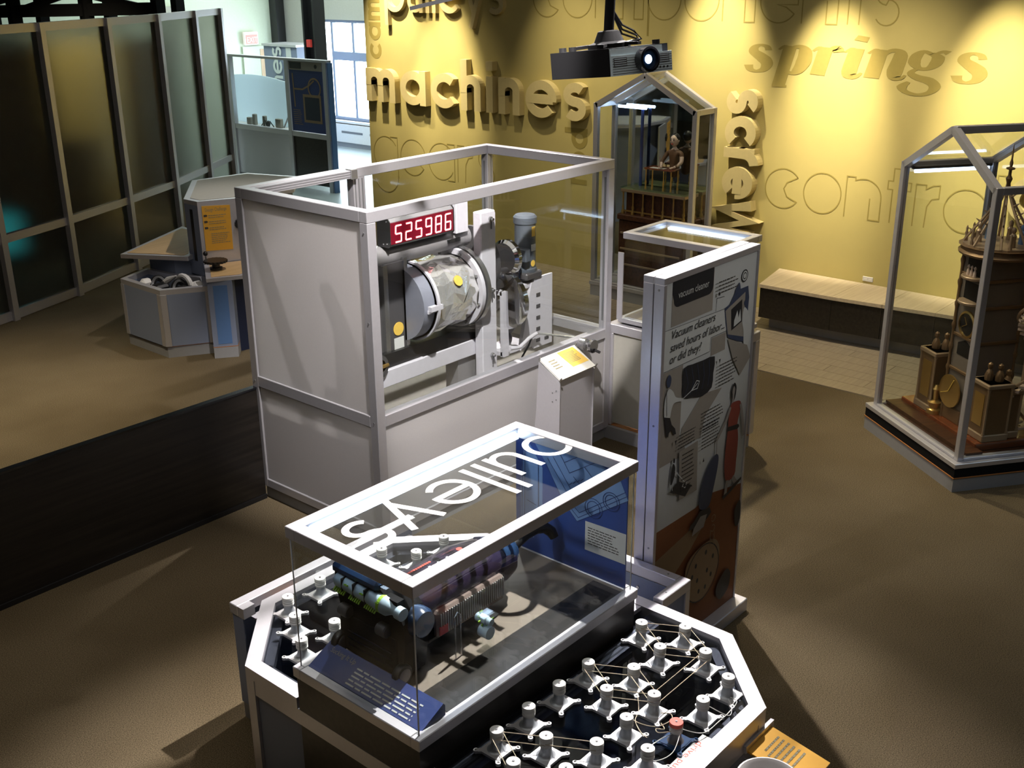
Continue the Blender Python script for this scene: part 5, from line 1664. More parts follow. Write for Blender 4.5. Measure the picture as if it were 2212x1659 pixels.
for k in range(12):
    mk.box((2.52 + k * .012, by_ + .04, 1.0285), (2.529 + k * .012, by_ + .05, 1.0305))
mk.build('body_marking', 'red_cap', VC)
# grip
gp = MB().tube([(3.05, by_, .925), (3.12, by_ + .002, .93), (3.19, by_ + .003, .945), (3.25, by_ - .002, .95), (3.30, by_ - .012, .94), (3.325, by_ - .03, .915), (3.328, by_ - .045, .89)], [.036, .026, .024, .025, .026, .024, .020], 14).build('grip', 'black', VC, True)
MB().bbox((3.13, by_ - .015, .957), (3.23, by_ + .015, .972), .006).build('switch_plate', 'dark_blue_plastic', gp)
MB().lathe([(.010, 0), (.010, .006)], (3.165, by_, .971), (0, 0, 1), 12).build('switch', 'white', gp)
MB().box((2.60, by_ - .03, .748), (2.75, by_ + .03, .80)).build('rest_block', 'acrylic', VC)
MB().box((3.00, by_ - .03, .748), (3.04, by_ + .03, .865)).build('rest_block', 'acrylic', VC)
# separate cut-away roller sample on a clear stand
cr = thing('roller_sample', 'cut-away brush roller piece with lime bristles on a clear stand', 'sample', (2.66, 2.44, .748))
MB().box((2.63, 2.405, .748), (2.69, 2.475, .752)).build('stand_foot', 'acrylic', cr)
MB().box((2.658, 2.410, .752), (2.664, 2.47, .84)).build('stand_plate', 'acrylic', cr)
MB().lathe([(.026, 0), (.026, .045)], (2.648, 2.46, .845), (0, -1, 0), 18).build('clear_wheel', 'pale_blue_plastic', cr, True)
MB().lathe([(.010, 0), (.018, .006), (.018, .055), (.014, .06), (.014, .078)], (2.648, 2.485, .895), (0, -1, 0), 16).build('roller', 'pale_blue_plastic', cr, True)
bs = MB()
for k in range(9):
    a = k * .8
    bs.bar((2.648 + .016 * cos(a), 2.478 - k * .007, .895 + .016 * sin(a)), (2.648 + .028 * cos(a), 2.478 - k * .007, .895 + .028 * sin(a)), .007, .005, (0, 1, 0))
bs.build('bristles', 'lime', cr)
MB().box((2.620, 2.40, .918), (2.680, 2.49, .924)).build('clear_cover', 'acrylic', cr)
# clear tube bracket beside the body
MB().tube([(2.545, 2.50, .75), (2.545, 2.50, .93), (2.56, 2.50, .945), (2.575, 2.50, .93), (2.575, 2.50, .75)], .003, 6).build('clear_bracket', 'steel', cr)

# ================================================================== house shaped glass cases
def house(parent, X, Y, z0, ez, az, w=.042, end_glass=True, tube_light=True, mirror=False, local=True):
    def B(mb, name, mat, p=parent, sm=False):
        return mb.build(name, mat, p, sm, None, local)
    hw = w / 2
    for (x, y) in ((hw, hw), (hw, Y - hw), (X - hw, hw), (X - hw, Y - hw)):
        B(MB().bbox((x - hw, y - hw, z0), (x + hw, y + hw, ez), .003), 'post', 'alu')
    for x in (hw, X - hw):
        for y in (hw, Y - hw):
            B(MB().bar((x, y, ez - hw), (x, Y / 2, az - hw), w, w, (0, 0, 1)), 'gable_bar', 'alu')
    for y in (hw, Y - hw):
        B(MB().bbox((w, y - hw, ez - w), (X - w, y + hw, ez), .003), 'eave_bar', 'alu')
        B(MB().bbox((w, y - hw, z0), (X - w, y + hw, z0 + .02), .003), 'sill_bar', 'alu')
    B(MB().bbox((hw, Y / 2 - hw, az - w * 1.1), (X - hw, Y / 2 + hw, az), .003), 'ridge_bar', 'alu')
    for x in (hw, X - hw):
        B(MB().bbox((x - hw, w, z0), (x + hw, Y - w, z0 + .02), .003), 'sill_bar', 'alu')
    th = .005
    for x in ((hw - th / 2), (X - hw - th / 2)):
        if mirror and x > X / 2:
            B(MB().plate([(w, z0 + .02), (Y - w, z0 + .02), (Y - w, ez - w * .6), (Y / 2, az - w * 1.3), (w, ez - w * .6)], (x, 0, 0), (0, 1, 0), (0, 0, 1), th), 'mirror_back', 'mirror')
        else:
            B(MB().plate([(w, z0 + .02), (Y - w, z0 + .02), (Y - w, ez - w * .6), (Y / 2, az - w * 1.3), (w, ez - w * .6)], (x, 0, 0), (0, 1, 0), (0, 0, 1), th), 'gable_glass', 'glass')
    for y in (hw, Y - hw):
        B(MB().box((w, y - th / 2, z0 + .02), (X - w, y + th / 2, ez - w)), 'side_glass', 'glass')
    for y in (hw, Y - hw):
        a, b = Vector((w, y, ez - .012)), Vector((w, Y / 2, az - .012))
        d = b - a
        B(MB().plate([(0, .03), (X - 2 * w, .03), (X - 2 * w, d.length - .03), (0, d.length - .03)], a, (1, 0, 0), d.normalized(), th), 'roof_glass', 'glass')

# ------------------------------------------------------------------ clock case
RROT = -.6388
RX, RY = .72, 1.05
R = thing('clock_case', 'house shaped glass case with silver frame holding the tower clock', 'display case', (6.795, 2.085, 0), None, RROT, True)
def lb(mb, name, mat, p, sm=False):
    return mb.build(name, mat, p, sm, None, True)
lb(MB().box((-.035, -.035, 0), (RX + .035, RY + .035, .095)), 'base_kick', 'kick_grey', R)
lb(MB().box((-.040, -.040, .095), (RX + .04, RY + .04, .101)), 'edge_band', 'orange_edge', R)
lb(MB().box((-.035, -.035, .101), (RX + .035, RY + .035, .165)), 'base_band', 'black_matte', R)
lb(MB().bbox((-.040, -.040, .165), (RX + .04, RY + .04, .198), .003), 'base_rim', 'alu', R)
lb(MB().box((.03, .03, .198), (RX - .03, RY - .03, .205)), 'case_floor', 'cabinet_wood', R)
house(R, RX, RY, .198, 1.97, 2.266, .044)
lb(MB().tube([(.08, RY - .05, 1.905), (RX - .08, RY - .05, 1.905)], .013, 10), 'light_tube', 'tube_blue', R)
lb(MB().bbox((.06, RY - .066, 1.918), (RX - .06, RY - .034, 1.94), .003), 'light_batten', 'machine_dark', R)
lb(MB().box((.08, .03, .206), (.20, RY - .03, .235)), 'step_board', 'cabinet_wood', R)

# tower clock
K = thing('tower_clock', 'ornate bronze tower clock with spires on a mahogany board', 'clock', (6.795, 2.085, .205), None, RROT, True)
Z = -.205
def kb(mb, name, mat, p=None, sm=False):
    mb.v = [(v[0], v[1], v[2] + Z) for v in mb.v]
    return mb.build(name, mat, p or K, sm, None, True)
kb(MB().bbox((.19, .10, .206), (.68, 1.0, .262), .006), 'mahogany_board', 'mahogany')
tx0, tx1, ty0, ty1 = .27, .56, .33, .60
body = kb(MB().box((tx0, ty0, .262), (tx1, ty1, 1.46)), 'tower_body', 'clock_panel')
for z in (.62, .86, 1.10, 1.28):
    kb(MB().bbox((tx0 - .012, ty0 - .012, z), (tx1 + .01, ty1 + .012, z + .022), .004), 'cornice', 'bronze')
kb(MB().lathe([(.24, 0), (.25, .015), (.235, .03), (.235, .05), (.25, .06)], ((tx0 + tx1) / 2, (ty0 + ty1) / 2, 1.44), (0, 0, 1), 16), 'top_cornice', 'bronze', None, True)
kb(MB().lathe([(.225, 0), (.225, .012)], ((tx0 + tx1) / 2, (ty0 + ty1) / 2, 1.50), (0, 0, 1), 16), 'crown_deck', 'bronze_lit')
# dial on the front face
dl = kb(MB().lathe([(.092, 0), (.092, .012), (.078, .018), (.078, .008)], (tx0, (ty0 + ty1) / 2, .965), (-1, 0, 0), 28), 'dial_ring', 'gold', None, True)
kb(MB().lathe([(.078, .0), (.078, .009)], (tx0, (ty0 + ty1) / 2, .965), (-1, 0, 0), 28), 'dial', 'black_gloss', dl)
kb(MB().bar((tx0 - .011, (ty0 + ty1) / 2, .965), (tx0 - .011, (ty0 + ty1) / 2 + .03, 1.01), .005, .003, (1, 0, 0)).bar((tx0 - .011, (ty0 + ty1) / 2, .965), (tx0 - .011, (ty0 + ty1) / 2 + .045, .94), .004, .003, (1, 0, 0)), 'hands', 'gold', dl)
# niches with curved balconies and figures
for z in (1.30, 1.13):
    n_ = kb(MB().box((tx0 - .004, ty0 + .05, z), (tx0 + .01, ty1 - .05, z + .12)), 'niche', 'black_matte')
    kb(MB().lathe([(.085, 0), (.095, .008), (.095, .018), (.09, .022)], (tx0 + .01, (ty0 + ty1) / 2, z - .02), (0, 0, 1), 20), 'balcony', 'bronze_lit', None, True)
    if z > 1.2:
        for k in (-1, 0, 1):
            kb(MB().lathe([(.012, 0), (.010, .03), (.005, .045), (.010, .055), (.004, .068)], (tx0 - .03, (ty0 + ty1) / 2 + k * .035, z + .002), (0, 0, 1), 8), 'figurine', 'porcelain', n_, True)
kb(MB().plate([(ty0 + .06, .74), (ty1 - .06, .74), (ty1 - .06, .82), ((ty0 + ty1) / 2, .855), (ty0 + .06, .82)], (tx0 - .003, 0, 0), (0, 1, 0), (0, 0, 1), .006), 'niche', 'black_matte')
# corner colonnettes
for (x, y) in ((tx0 - .01, ty0), (tx0 - .01, ty1), (tx1, ty0)):
    prof = [(.016, .262)]
    z = .30
    while z < 1.42:
        prof += [(.010, z), (.016, z + .02), (.016, z + .035), (.010, z + .05), (.009, z + .13)]
        z += .15
    kb(MB().lathe(prof, (x, y, 0), (0, 0, 1), 8), 'colonnette', 'bronze', None, True)
# crown: flying arches, spikes, finial
cx, cy_ = (tx0 + tx1) / 2, (ty0 + ty1) / 2
for k in range(8):
    a = k * pi / 4 + .2
    path = []
    for i in range(7):
        u = i / 6
        rr = .205 * (1 - u) ** 1.35 + .015
        path.append((cx + rr * cos(a), cy_ + rr * sin(a), 1.51 + .36 * u ** .9))
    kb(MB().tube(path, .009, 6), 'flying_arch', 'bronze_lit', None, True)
    sp = MB()
    for i in range(1, 6):
        p = path[i]
        sp.lathe([(.008, 0), (.001, .035)], p, (cos(a), sin(a), .7), 5)
    kb(sp, 'crockets', 'bronze_lit')
for k in range(10):
    a = k * pi / 5
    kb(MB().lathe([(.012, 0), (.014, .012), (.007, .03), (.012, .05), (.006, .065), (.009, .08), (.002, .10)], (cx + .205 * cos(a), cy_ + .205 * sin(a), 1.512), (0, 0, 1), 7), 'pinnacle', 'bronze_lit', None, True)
for k in range(6):
    a = k * pi / 3 + .5
    r_ = .13
    kb(MB().lathe([(.022, 0), (.018, .05), (.022, .075), (.010, .09), (.016, .105), (.014, .12), (.004, .13)], (cx + r_ * cos(a), cy_ + r_ * sin(a), 1.512), (0, 0, 1), 8), 'crown_figure', 'board_pale' if k % 2 else 'bronze_lit', None, True)
kb(MB().lathe([(.02, 1.86), (.012, 1.90), (.022, 1.93), (.010, 1.95), (.010, 1.985), (.028, 1.99), (.028, 1.998), (.008, 2.005), (.012, 2.03), (.006, 2.05), (.004, 2.12), (.001, 2.15)], (cx, cy_, 0), (0, 0, 1), 10), 'finial', 'bronze', None, True)
# side turrets
def turret(x, y, h, w, fig):
    o_ = kb(MB().bbox((x - w, y - w, .262), (x + w, y + w, h), .004), 'turret', 'bronze')
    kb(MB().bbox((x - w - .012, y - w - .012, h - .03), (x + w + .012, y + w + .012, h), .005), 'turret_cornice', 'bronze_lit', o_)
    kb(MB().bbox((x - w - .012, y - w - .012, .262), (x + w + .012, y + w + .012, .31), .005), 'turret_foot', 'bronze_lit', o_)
    kb(MB().box((x - w - .003, y - w * .6, .36), (x - w, y + w * .6, h - .08)), 'turret_panel', 'gold', o_)
    for (sx, sy) in ((-1, -1), (-1, 1), (1, -1), (1, 1)):
        kb(MB().lathe([(.013, .31), (.008, .33), (.008, h - .05), (.013, h - .03)], (x + sx * w, y + sy * w, 0), (0, 0, 1), 8), 'turret_column', 'bronze_lit', o_, True)
    for k in range(fig):
        kb(MB().lathe([(.028, 0), (.030, .03), (.020, .06), (.010, .075), (.018, .09), (.016, .11), (.004, .12)], (x + (k - (fig - 1) / 2) * .05, y + .02 * (-1) ** k, h), (0, 0, 1), 9), 'turret_figure', 'bronze', o_, True)
turret(.29, .755, .70, .085, 2)
turret(.33, .20, .66, .085, 2)
turret(.45, .20, .60, .06, 1)
bd = kb(MB().lathe([(.115, 0), (.115, .01), (.02, .014)], (.245, .52, .475), (-1, 0, 0), 30), 'brass_dial', 'gold', None, True)
kb(MB().bar((.228, .52, .475), (.228, .47, .57), .006, .004, (1, 0, 0)).bar((.228, .52, .475), (.228, .60, .44), .006, .004, (1, 0, 0)), 'dial_pointer', 'orange_light', bd)
kb(MB().lathe([(.05, .262), (.05, .29), (.035, .30), (.045, .33), (.05, .345), (.02, .36), (.02, .42), (.03, .44), (.012, .47)], (.235, .66, 0), (0, 0, 1), 16), 'lantern', 'gold', None, True)
kb(MB().bbox((.255, .40, .262), (.30, .62, .36), .005), 'lower_steps', 'bronze', None)
# spiral stair
mb = MB()
for k in range(34):
    a = k * .42
    z = .30 + k * .036
    c0 = Vector((.52 + .0, .16, z))
    mb.prism([(c0.x, c0.y), (c0.x + .085 * cos(a), c0.y + .085 * sin(a)), (c0.x + .085 * cos(a + .5), c0.y + .085 * sin(a + .5))], z, z + .016)
kb(mb, 'stair_treads', 'porcelain')
kb(MB().tube([(.52, .16, .262), (.52, .16, 1.50)], .015, 10), 'stair_newel', 'bronze_lit', None, True)
kb(MB().tube([(.52 + .09 * cos(k * .21), .16 + .09 * sin(k * .21), .33 + k * .018) for k in range(66)], .010, 6), 'stair_rail', 'bronze_lit', None, True)
kb(MB().lathe([(.10, 1.50), (.11, 1.52), (.10, 1.54)], (.52, .16, 0), (0, 0, 1), 20), 'stair_top', 'bronze_lit', None, True)

# ------------------------------------------------------------------ automaton case
N = thing('automaton_case', 'house shaped glass case with mirror back holding the writing automaton', 'display case', (8.97, 5.50, 0), None, 0.0, True)
NX, NY = .36, 1.19
lb(MB().box((0, 0, 0), (NX, NY, .12)), 'base_kick', 'kick_grey', N)
lb(MB().bbox((-.01, -.01, .12), (NX + .01, NY + .01, .16), .003), 'base_rim', 'alu', N)
house(N, NX, NY, .16, 1.97, 2.28, .05, mirror=True)
lb(MB().tube([(.26, NY - .12, 2.0 - .08), (.26, NY * .62, 2.0 - .08)], .014, 10), 'light_tube', 'tube_blue', N)
lb(MB().tube([(NX * .75, NY * .66, .18), (NX * .75, NY * .66, 1.90)], .016, 8), 'blue_rod', 'sign_blue', N)
C2 = thing('automaton_cabinet', 'dark wood cabinet with gilt balusters and a green glass top', 'cabinet', (9.15, 6.0, .16))
ax0, ax1, ay0, ay1 = 9.03, 9.27, 5.63, 6.36
MB().bbox((ax0 - .02, ay0 - .02, .16), (ax1 + .02, ay1 + .02, .84), .01).build('lower_chest', 'cabinet_wood', C2)
MB().bbox((ax0 - .035, ay0 - .035, .84), (ax1 + .03, ay1 + .035, .90), .01).build('chest_top', 'cabinet_wood', C2)
for k in range(3):
    MB().bbox((ax0 - .030, ay0 + .01, .70 - k * .16), (ax0 - .02, ay1 - .01, .72 - k * .16), .003).build('moulding', 'bronze_lit', C2)
MB().box((ax0 + .04, ay0 + .03, .90), (ax1 - .02, ay1 - .03, 1.13)).build('inner_box', 'cabinet_wood', C2)
for k in range(7):
    y = ay0 + .01 + k * (ay1 - ay0 - .02) / 6
    MB().lathe([(.018, .90), (.018, .93), (.010, .945), (.014, .97), (.008, .99), (.008, 1.10), (.013, 1.12)], (ax0 + .012, y, 0), (0, 0, 1), 9).build('baluster', 'gold', C2, True)
for k in range(2):
    MB().lathe([(.018, .90), (.018, .93), (.010, .945), (.014, .97), (.008, .99), (.008, 1.10), (.013, 1.12)], (ax0 + .10 + k * .11, ay0 + .01, 0), (0, 0, 1), 9).build('baluster', 'gold', C2, True)
MB().box((ax0, ay0, .925), (ax0 + .006, ay1, .94)).build('gilt_rail', 'gold', C2)
MB().bbox((ax0 - .01, ay0 - .01, 1.12), (ax1, ay1 + .01, 1.155), .004).build('top_frame', 'bronze_lit', C2)
MB().box((ax0 - .012, ay0 - .012, 1.155), (ax1, ay1 + .012, 1.172)).build('glass_top', 'green_glass', C2)
# small writing desk
Dk = thing('toy_desk', 'tiny gilt legged writing desk with a sheet of paper', 'desk', (9.12, 5.95, 1.172))
MB().bbox((9.05, 5.80, 1.365), (9.20, 6.12, 1.382), .003).build('desk_top', 'mahogany', Dk)
for (x, y) in ((9.065, 5.815), (9.065, 6.105), (9.185, 5.815), (9.185, 6.105), (9.065, 5.90), (9.065, 6.03)):
    MB().lathe([(.010, 1.172), (.010, 1.19), (.006, 1.20), (.010, 1.24), (.005, 1.26), (.006, 1.365)], (x, y, 0), (0, 0, 1), 8).build('leg', 'gold', Dk, True)
MB().box((9.055, 5.90, 1.382), (9.12, 6.06, 1.384)).build('paper_sheet', 'print_white', Dk)
# automaton figure
A = thing('writing_automaton', 'small doll figure with black hair and brown coat writing at the desk', 'figure', (9.19, 5.86, 1.38))
def fig_body(segments, joints):
    me = bpy.data.meshes.new('doll_body')
    me.from_pydata([j[0] for j in joints], segments, [])
    ob = bpy.data.objects.new('doll_body', me)
    col.objects.link(ob)
    sk = ob.modifiers.new('skin', 'SKIN')
    for i, j in enumerate(joints):
        me.skin_vertices[0].data[i].radius = (j[1], j[1] if len(j) < 3 else j[2])
    me.skin_vertices[0].data[0].use_root = True
    sb = ob.modifiers.new('sub', 'SUBSURF'); sb.levels = 2; sb.render_levels = 2
    dg = bpy.context.evaluated_depsgraph_get()
    m2 = bpy.data.meshes.new_from_object(ob.evaluated_get(dg))
    bpy.data.objects.remove(ob)
    return m2
fx, fy = 9.20, 5.865
joints = [((fx, fy, 1.28), .055), ((fx, fy, 1.37), .050), ((fx - .005, fy, 1.46), .060, .045), ((fx - .005, fy, 1.535), .050, .036), ((fx - .01, fy, 1.575), .018), ((fx - .012, fy, 1.60), .017),
          ((fx - .005, fy + .078, 1.525), .026), ((fx - .055, fy + .110, 1.445), .021), ((fx - .11, fy + .085, 1.405), .016), ((fx - .13, fy + .075, 1.402), .013),
          ((fx - .005, fy - .078, 1.525), .026), ((fx - .035, fy - .100, 1.445), .021), ((fx - .075, fy - .055, 1.405), .016), ((fx - .09, fy - .04, 1.398), .013)]
segs = [(0, 1), (1, 2), (2, 3), (3, 4), (4, 5), (3, 6), (6, 7), (7, 8), (8, 9), (3, 10), (10, 11), (11, 12), (12, 13)]
try:
    m2 = fig_body(segs, joints)
    off = Vector((9.19, 5.86, 1.38))
    for v in m2.vertices:
        v.co -= off
    m2.materials.append(MATS['brown_cloth'])
    m2.materials.append(MATS['porcelain'])
    for p in m2.polygons:
        c = p.center + off
        skin = c.z > 1.562 or (c.x < fx - .085 and c.z < 1.44) or (c.y < fy - .075 and c.z < 1.50) or (c.y > fy + .09 and c.z < 1.44 and c.x < fx - .07)
        p.material_index = 1 if skin else 0
        p.use_smooth = True
    ob = bpy.data.objects.new('body', m2); col.objects.link(ob); ob.parent = A
except Exception as ex:
    print('figure fallback', ex)
hd = MB().ball((fx - .018, fy, 1.648), .052, 14, (.92, .82, 1.12)).build('head', 'porcelain', A, True)
MB().ball((fx - .004, fy, 1.664), .053, 14, (.88, .88, 1.02)).build('hair', 'hair_black', A, True)
fc = MB()
for s_ in (-1, 1):
    fc.ball((fx - .064, fy + s_ * .017, 1.655), .006, 6)
fc.box((fx - .068, fy - .026, 1.668), (fx - .058, fy - .010, 1.671)).box((fx - .068, fy + .010, 1.668), (fx - .058, fy + .026, 1.671))
fc.build('eyes', 'hair_black', A)
MB().lathe([(.008, 0), (.002, .02)], (fx - .058, fy, 1.635), (-.8, 0, .5), 6).build('nose', 'porcelain', A)
MB().box((fx - .066, fy - .010, 1.616), (fx - .056, fy + .010, 1.621)).build('mouth', 'red', A)
for s_ in (-1, 1):
    MB().ball((fx - .012, fy + s_ * .044, 1.645), .010, 6, (.7, .5, 1.2)).build('ear', 'porcelain', A)
# hands with fingers
for (hx, hy, hz, sg) in ((fx - .14, fy + .07, 1.402, 1), (fx - .10, fy - .035, 1.398, -1)):
    hnd = MB().ball((hx, hy, hz), .016, 8, (1.2, 1, .6)).build('hand', 'porcelain', A, True)
    fg = MB()
    for k in range(4):
        yy = hy + (k - 1.5) * .007
        fg.tube([(hx - .012, yy, hz), (hx - .026, yy, hz + .002), (hx - .033 + abs(k - 1.5) * .002, yy, hz - .006)], [.0036, .0034, .0026], 5)
    fg.tube([(hx - .004, hy - sg * .012, hz), (hx - .018, hy - sg * .019, hz)], [.004, .003], 5)
    fg.build('fingers', 'porcelain', hnd, True)
MB().tube([(fx - .175, fy + .066, 1.388), (fx - .155, fy + .07, 1.43), (fx - .135, fy + .085, 1.50)], .003, 6).build('pen', 'mahogany', A)

# ================================================================== design booth on the far carpet
Bo = thing('design_booth', 'grey booth with sloping head, orange sign and small wooden desk', 'booth', (5.9, 8.5, 0))
hd_poly = [(5.505, 8.650), (5.505, 8.446), (5.85, 8.30), (6.45, 8.28), (6.90, 8.74), (6.70, 9.33), (6.10, 9.40)]
MB().prism(hd_poly, 1.262, 1.30).build('head_rim', 'alu', Bo)
MB().prism([(5.56, 8.63), (5.56, 8.475), (5.87, 8.345), (6.43, 8.325), (6.84, 8.75), (6.66, 9.28), (6.12, 9.34)], 1.285, 1.303).build('head_lid', 'grey_paint', Bo)
# narrow side and sign face
d1 = Vector((.92, -.391, 0))
A0 = Vector((5.505, 8.446, 0))
sfc = MB().plate([(0, .735), (.80, .735), (.80, 1.262), (0, 1.262)], A0 + Vector((-d1.y, d1.x, 0)) * .0, d1, (0, 0, 1), -.02).build('sign_face', 'alu', Bo)
MB().box((5.505, 8.446, .62), (5.53, 8.650, 1.262)).build('side_face', 'grey_laminate', Bo)
MB().box((5.502, 8.53, .75), (5.505, 8.57, 1.22)).build('side_slot', 'black', Bo)
MB().prism([(5.53, 8.65), (5.53, 8.46), (6.2, 8.35), (6.8, 8.75), (6.65, 9.25), (6.1, 9.35)], 0, 1.262).build('core', 'grey_laminate', Bo)
nf = Vector((d1.y, -d1.x, 0))
sg = MB().plate([(.035, .852), (.278, .844), (.285, 1.247), (.035, 1.258)], A0 + nf * .001, d1, (0, 0, 1), .003).build('orange_sign', 'orange_print', Bo)
put_text('Design Challenge', .045, A0 + nf * .0046 + d1 * .060 + Vector((0, 0, 1.205)), d1, (0, 0, 1), 'print_grey', sg, 'title', width=.19)
tb = MB()
for k in range(3):
    text_bars(tb, A0 + nf * .0044 + d1 * .085 + Vector((0, 0, 1.165 - k * .055)), d1, (0, 0, 1), .17, 2, .018, h=.006, seed=60 + k)
text_bars(tb, A0 + nf * .0044 + d1 * .095 + Vector((0, 0, 1.00)), d1, (0, 0, 1), .165, 6, .017, h=.006, seed=66)
tb.build('small_print', 'print_grey', sg)
bl_ = MB()
for k in range(3):
    bl_.plate([(.045, 1.16 - k * .055), (.07, 1.16 - k * .055), (.078, 1.169 - k * .055), (.07, 1.178 - k * .055), (.045, 1.178 - k * .055)], A0 + nf * .0044, d1, (0, 0, 1), .001)
bl_.build('bullet_marks', 'print_dark', sg)
for (u, z) in ((.33, 1.07), (.34, .90)):
    gw = MB()
    c = A0 + nf * .006 + d1 * (u + .03) + Vector((0, 0, z))
    r = .045 if z > 1 else .03
    pts = []
    for k in range(28):
        a = 2 * pi * k / 28
        rr = r * (1.16 if k % 2 else 1)
        pts.append((rr * cos(a), rr * sin(a)))
    gw.plate(pts, c, d1, (0, 0, 1), .012)
    gw.build('wall_gear', 'black', Bo)
# desk
dk = [(5.224, 8.001), (5.50, 7.858), (6.20, 8.05), (6.35, 8.30), (5.85, 8.302), (5.507, 8.44)]
MB().prism(dk, .70, .731).build('desk_rim', 'alu', Bo)
MB().prism([(5.285, 8.015), (5.50, 7.905), (6.15, 8.09), (6.25, 8.25), (5.84, 8.275), (5.535, 8.40)], .725, .735).build('desk_top', 'maple', Bo)
MB().prism([(5.24, 8.02), (5.41, 7.90), (5.55, 8.05), (5.52, 8.43)], .105, .70).build('desk_column', 'grey_laminate', Bo)
cdv = (Vector((5.41, 7.90, 0)) - Vector((5.24, 8.02, 0))).normalized()
MB().plate([(.045, .13), (.165, .13), (.165, .66), (.045, .66)], Vector((5.24, 8.02, 0)), cdv, (0, 0, 1), .003).build('blue_panel', 'blue_laminate', Bo)
MB().prism([(5.24, 8.02), (5.41, 7.90), (5.55, 8.05), (5.52, 8.43)], 0, .10).build('column_kick', 'kick_grey', Bo)
MB().prism([(5.237, 8.021), (5.411, 7.897), (5.55, 8.05), (5.52, 8.43)], .10, .106).build('edge_band', 'orange_edge', Bo)
MB().prism([(5.50, 8.02), (5.70, 7.98), (6.10, 8.12), (6.2, 8.3), (5.6, 8.4)], 0, .70).build('knee_space', 'navy', Bo)
# triangular shelf
MB().prism([(5.092, 9.127), (5.425, 8.560), (5.505, 8.60), (5.505, 8.65), (6.10, 9.40), (6.12, 9.70)], .762, .80).build('shelf_rim', 'alu', Bo)
MB().prism([(5.155, 9.115), (5.43, 8.635), (5.5, 8.66), (6.07, 9.42), (6.06, 9.61)], .798, .804).build('shelf_top', 'maple', Bo)
MB().prism([(5.36, 9.10), (5.40, 8.75), (5.53, 8.65), (6.0, 9.35), (5.9, 9.45)], .0, .762).build('shelf_support', 'grey_laminate', Bo)
# bin
bn = [(4.978, 8.980), (4.978, 8.350), (5.345, 8.135), (5.52, 8.46), (5.40, 8.76), (5.355, 9.14)]
bi = [(5.03, 8.955), (5.03, 8.385), (5.325, 8.205), (5.46, 8.46), (5.35, 8.74), (5.315, 9.075)]
n = len(bn)
for k in range(n):
    a, b, c, d = bn[k], bn[(k + 1) % n], bi[(k + 1) % n], bi[k]
    MB().prism([a, b, c, d], .575, .62).build('bin_rim', 'alu', Bo)
    MB().prism([a, b, c, d], .10, .575).build('bin_wall', 'grey_laminate', Bo)
for (a, b) in ((bn[0], bn[1]), (bn[1], bn[2])):
    A, B = Vector((*a, 0)), Vector((*b, 0))
    dv = (B - A).normalized()
    L_ = (B - A).length
    for u in (0, L_ - .05):
        MB().plate([(u, .106), (u + .05, .106), (u + .05, .575), (u, .575)], A, dv, (0, 0, 1), .006).build('bin_stile', 'alu', Bo)
MB().prism(bi, .44, .455).build('bin_floor', 'machine_dark', Bo)
MB().prism([(p[0] + .012, p[1]) for p in bn], 0, .10).build('bin_kick', 'kick_grey', Bo)
MB().prism(bn, .10, .106).build('edge_band', 'orange_edge', Bo)
# parts lying in the bin
rnd = random.Random(5)
for (x, y, k, lbl) in ((5.12, 8.80, 0, 'white plastic piece half buried at the outer end of the booth bin'), (5.20, 8.72, 1, 'black curled plastic piece in the booth bin'), (5.24, 8.60, 2, 'long pointed white plastic piece lying across the booth bin'),
                  (5.30, 8.48, 3, 'curved white plastic arch in the booth bin'), (5.25, 8.46, 1, 'black curled piece under the white arch in the booth bin'), (5.36, 8.36, 0, 'white plastic piece at the desk end of the booth bin'), (5.15, 8.62, 4, 'flat black block on the floor of the booth bin'), (5.26, 8.40, 4, 'dark block next to the desk in the booth bin')):
    if k == 0:
        o_ = MB().bbox((x - .06, y - .045, .41), (x + .06, y + .045, .575), .03).build('bin_piece', 'white')
        mm = MB().bbox((x - .045, y - .03, .575), (x + .03, y + .03, .605), .012)
        o_ = o_
    elif k == 1:
        o_ = MB().tube([(x + .06 * cos(a / 3), y + .06 * sin(a / 3), .49 + .045 * sin(a / 2.2) + .03) for a in range(16)], .028, 8).build('bin_piece', 'black', None, True)
    elif k == 2:
        o_ = MB().tube([(x - .02, y + .11, .50), (x, y + .02, .57), (x + .02, y - .08, .62)], [.03, .03, .006], 8).build('bin_piece', 'white', None, True)
    elif k == 3:
        o_ = MB().tube([(x + .01, y + .10 * cos(a), .54 + .075 * sin(a)) for a in [pi * q / 9 for q in range(10)]], .024, 8).build('bin_piece', 'white', None, True)
    else:
        o_ = MB().bbox((x - .07, y - .06, .41), (x + .07, y + .06, .55), .02).build('bin_piece', 'black')
    o_.location.z = .045
    tag(o_, lbl, 'plastic piece')
# crank wheel on the desk
cw = thing('crank_wheel', 'black toothed crank wheel with ball handle on the booth desk', 'crank', (5.47, 8.20, .735))
MB().lathe([(.055, 0), (.055, .02), (.035, .022), (.035, .045)], (5.47, 8.20, .735), (0, 0, 1), 20).build('base', 'black', cw)
MB().lathe([(.028, .04), (.028, .065)], (5.47, 8.20, .735), (0, 0, 1), 16).build('spindle', 'steel', cw)
pts = []
for k in range(36):
    a = 2 * pi * k / 36
    r = .105 if k % 2 else .096
    pts.append((5.47 + r * cos(a), 8.20 + r * sin(a)))
MB().prism(pts, .80, .82).build('toothed_wheel', 'black', cw)
MB().tube([(5.42, 8.27, .82), (5.42, 8.27, .86)], .007, 8).build('handle_pin', 'steel', cw)
MB().ball((5.42, 8.27, .875), .022, 12).build('ball_handle', 'black_gloss', cw, True)

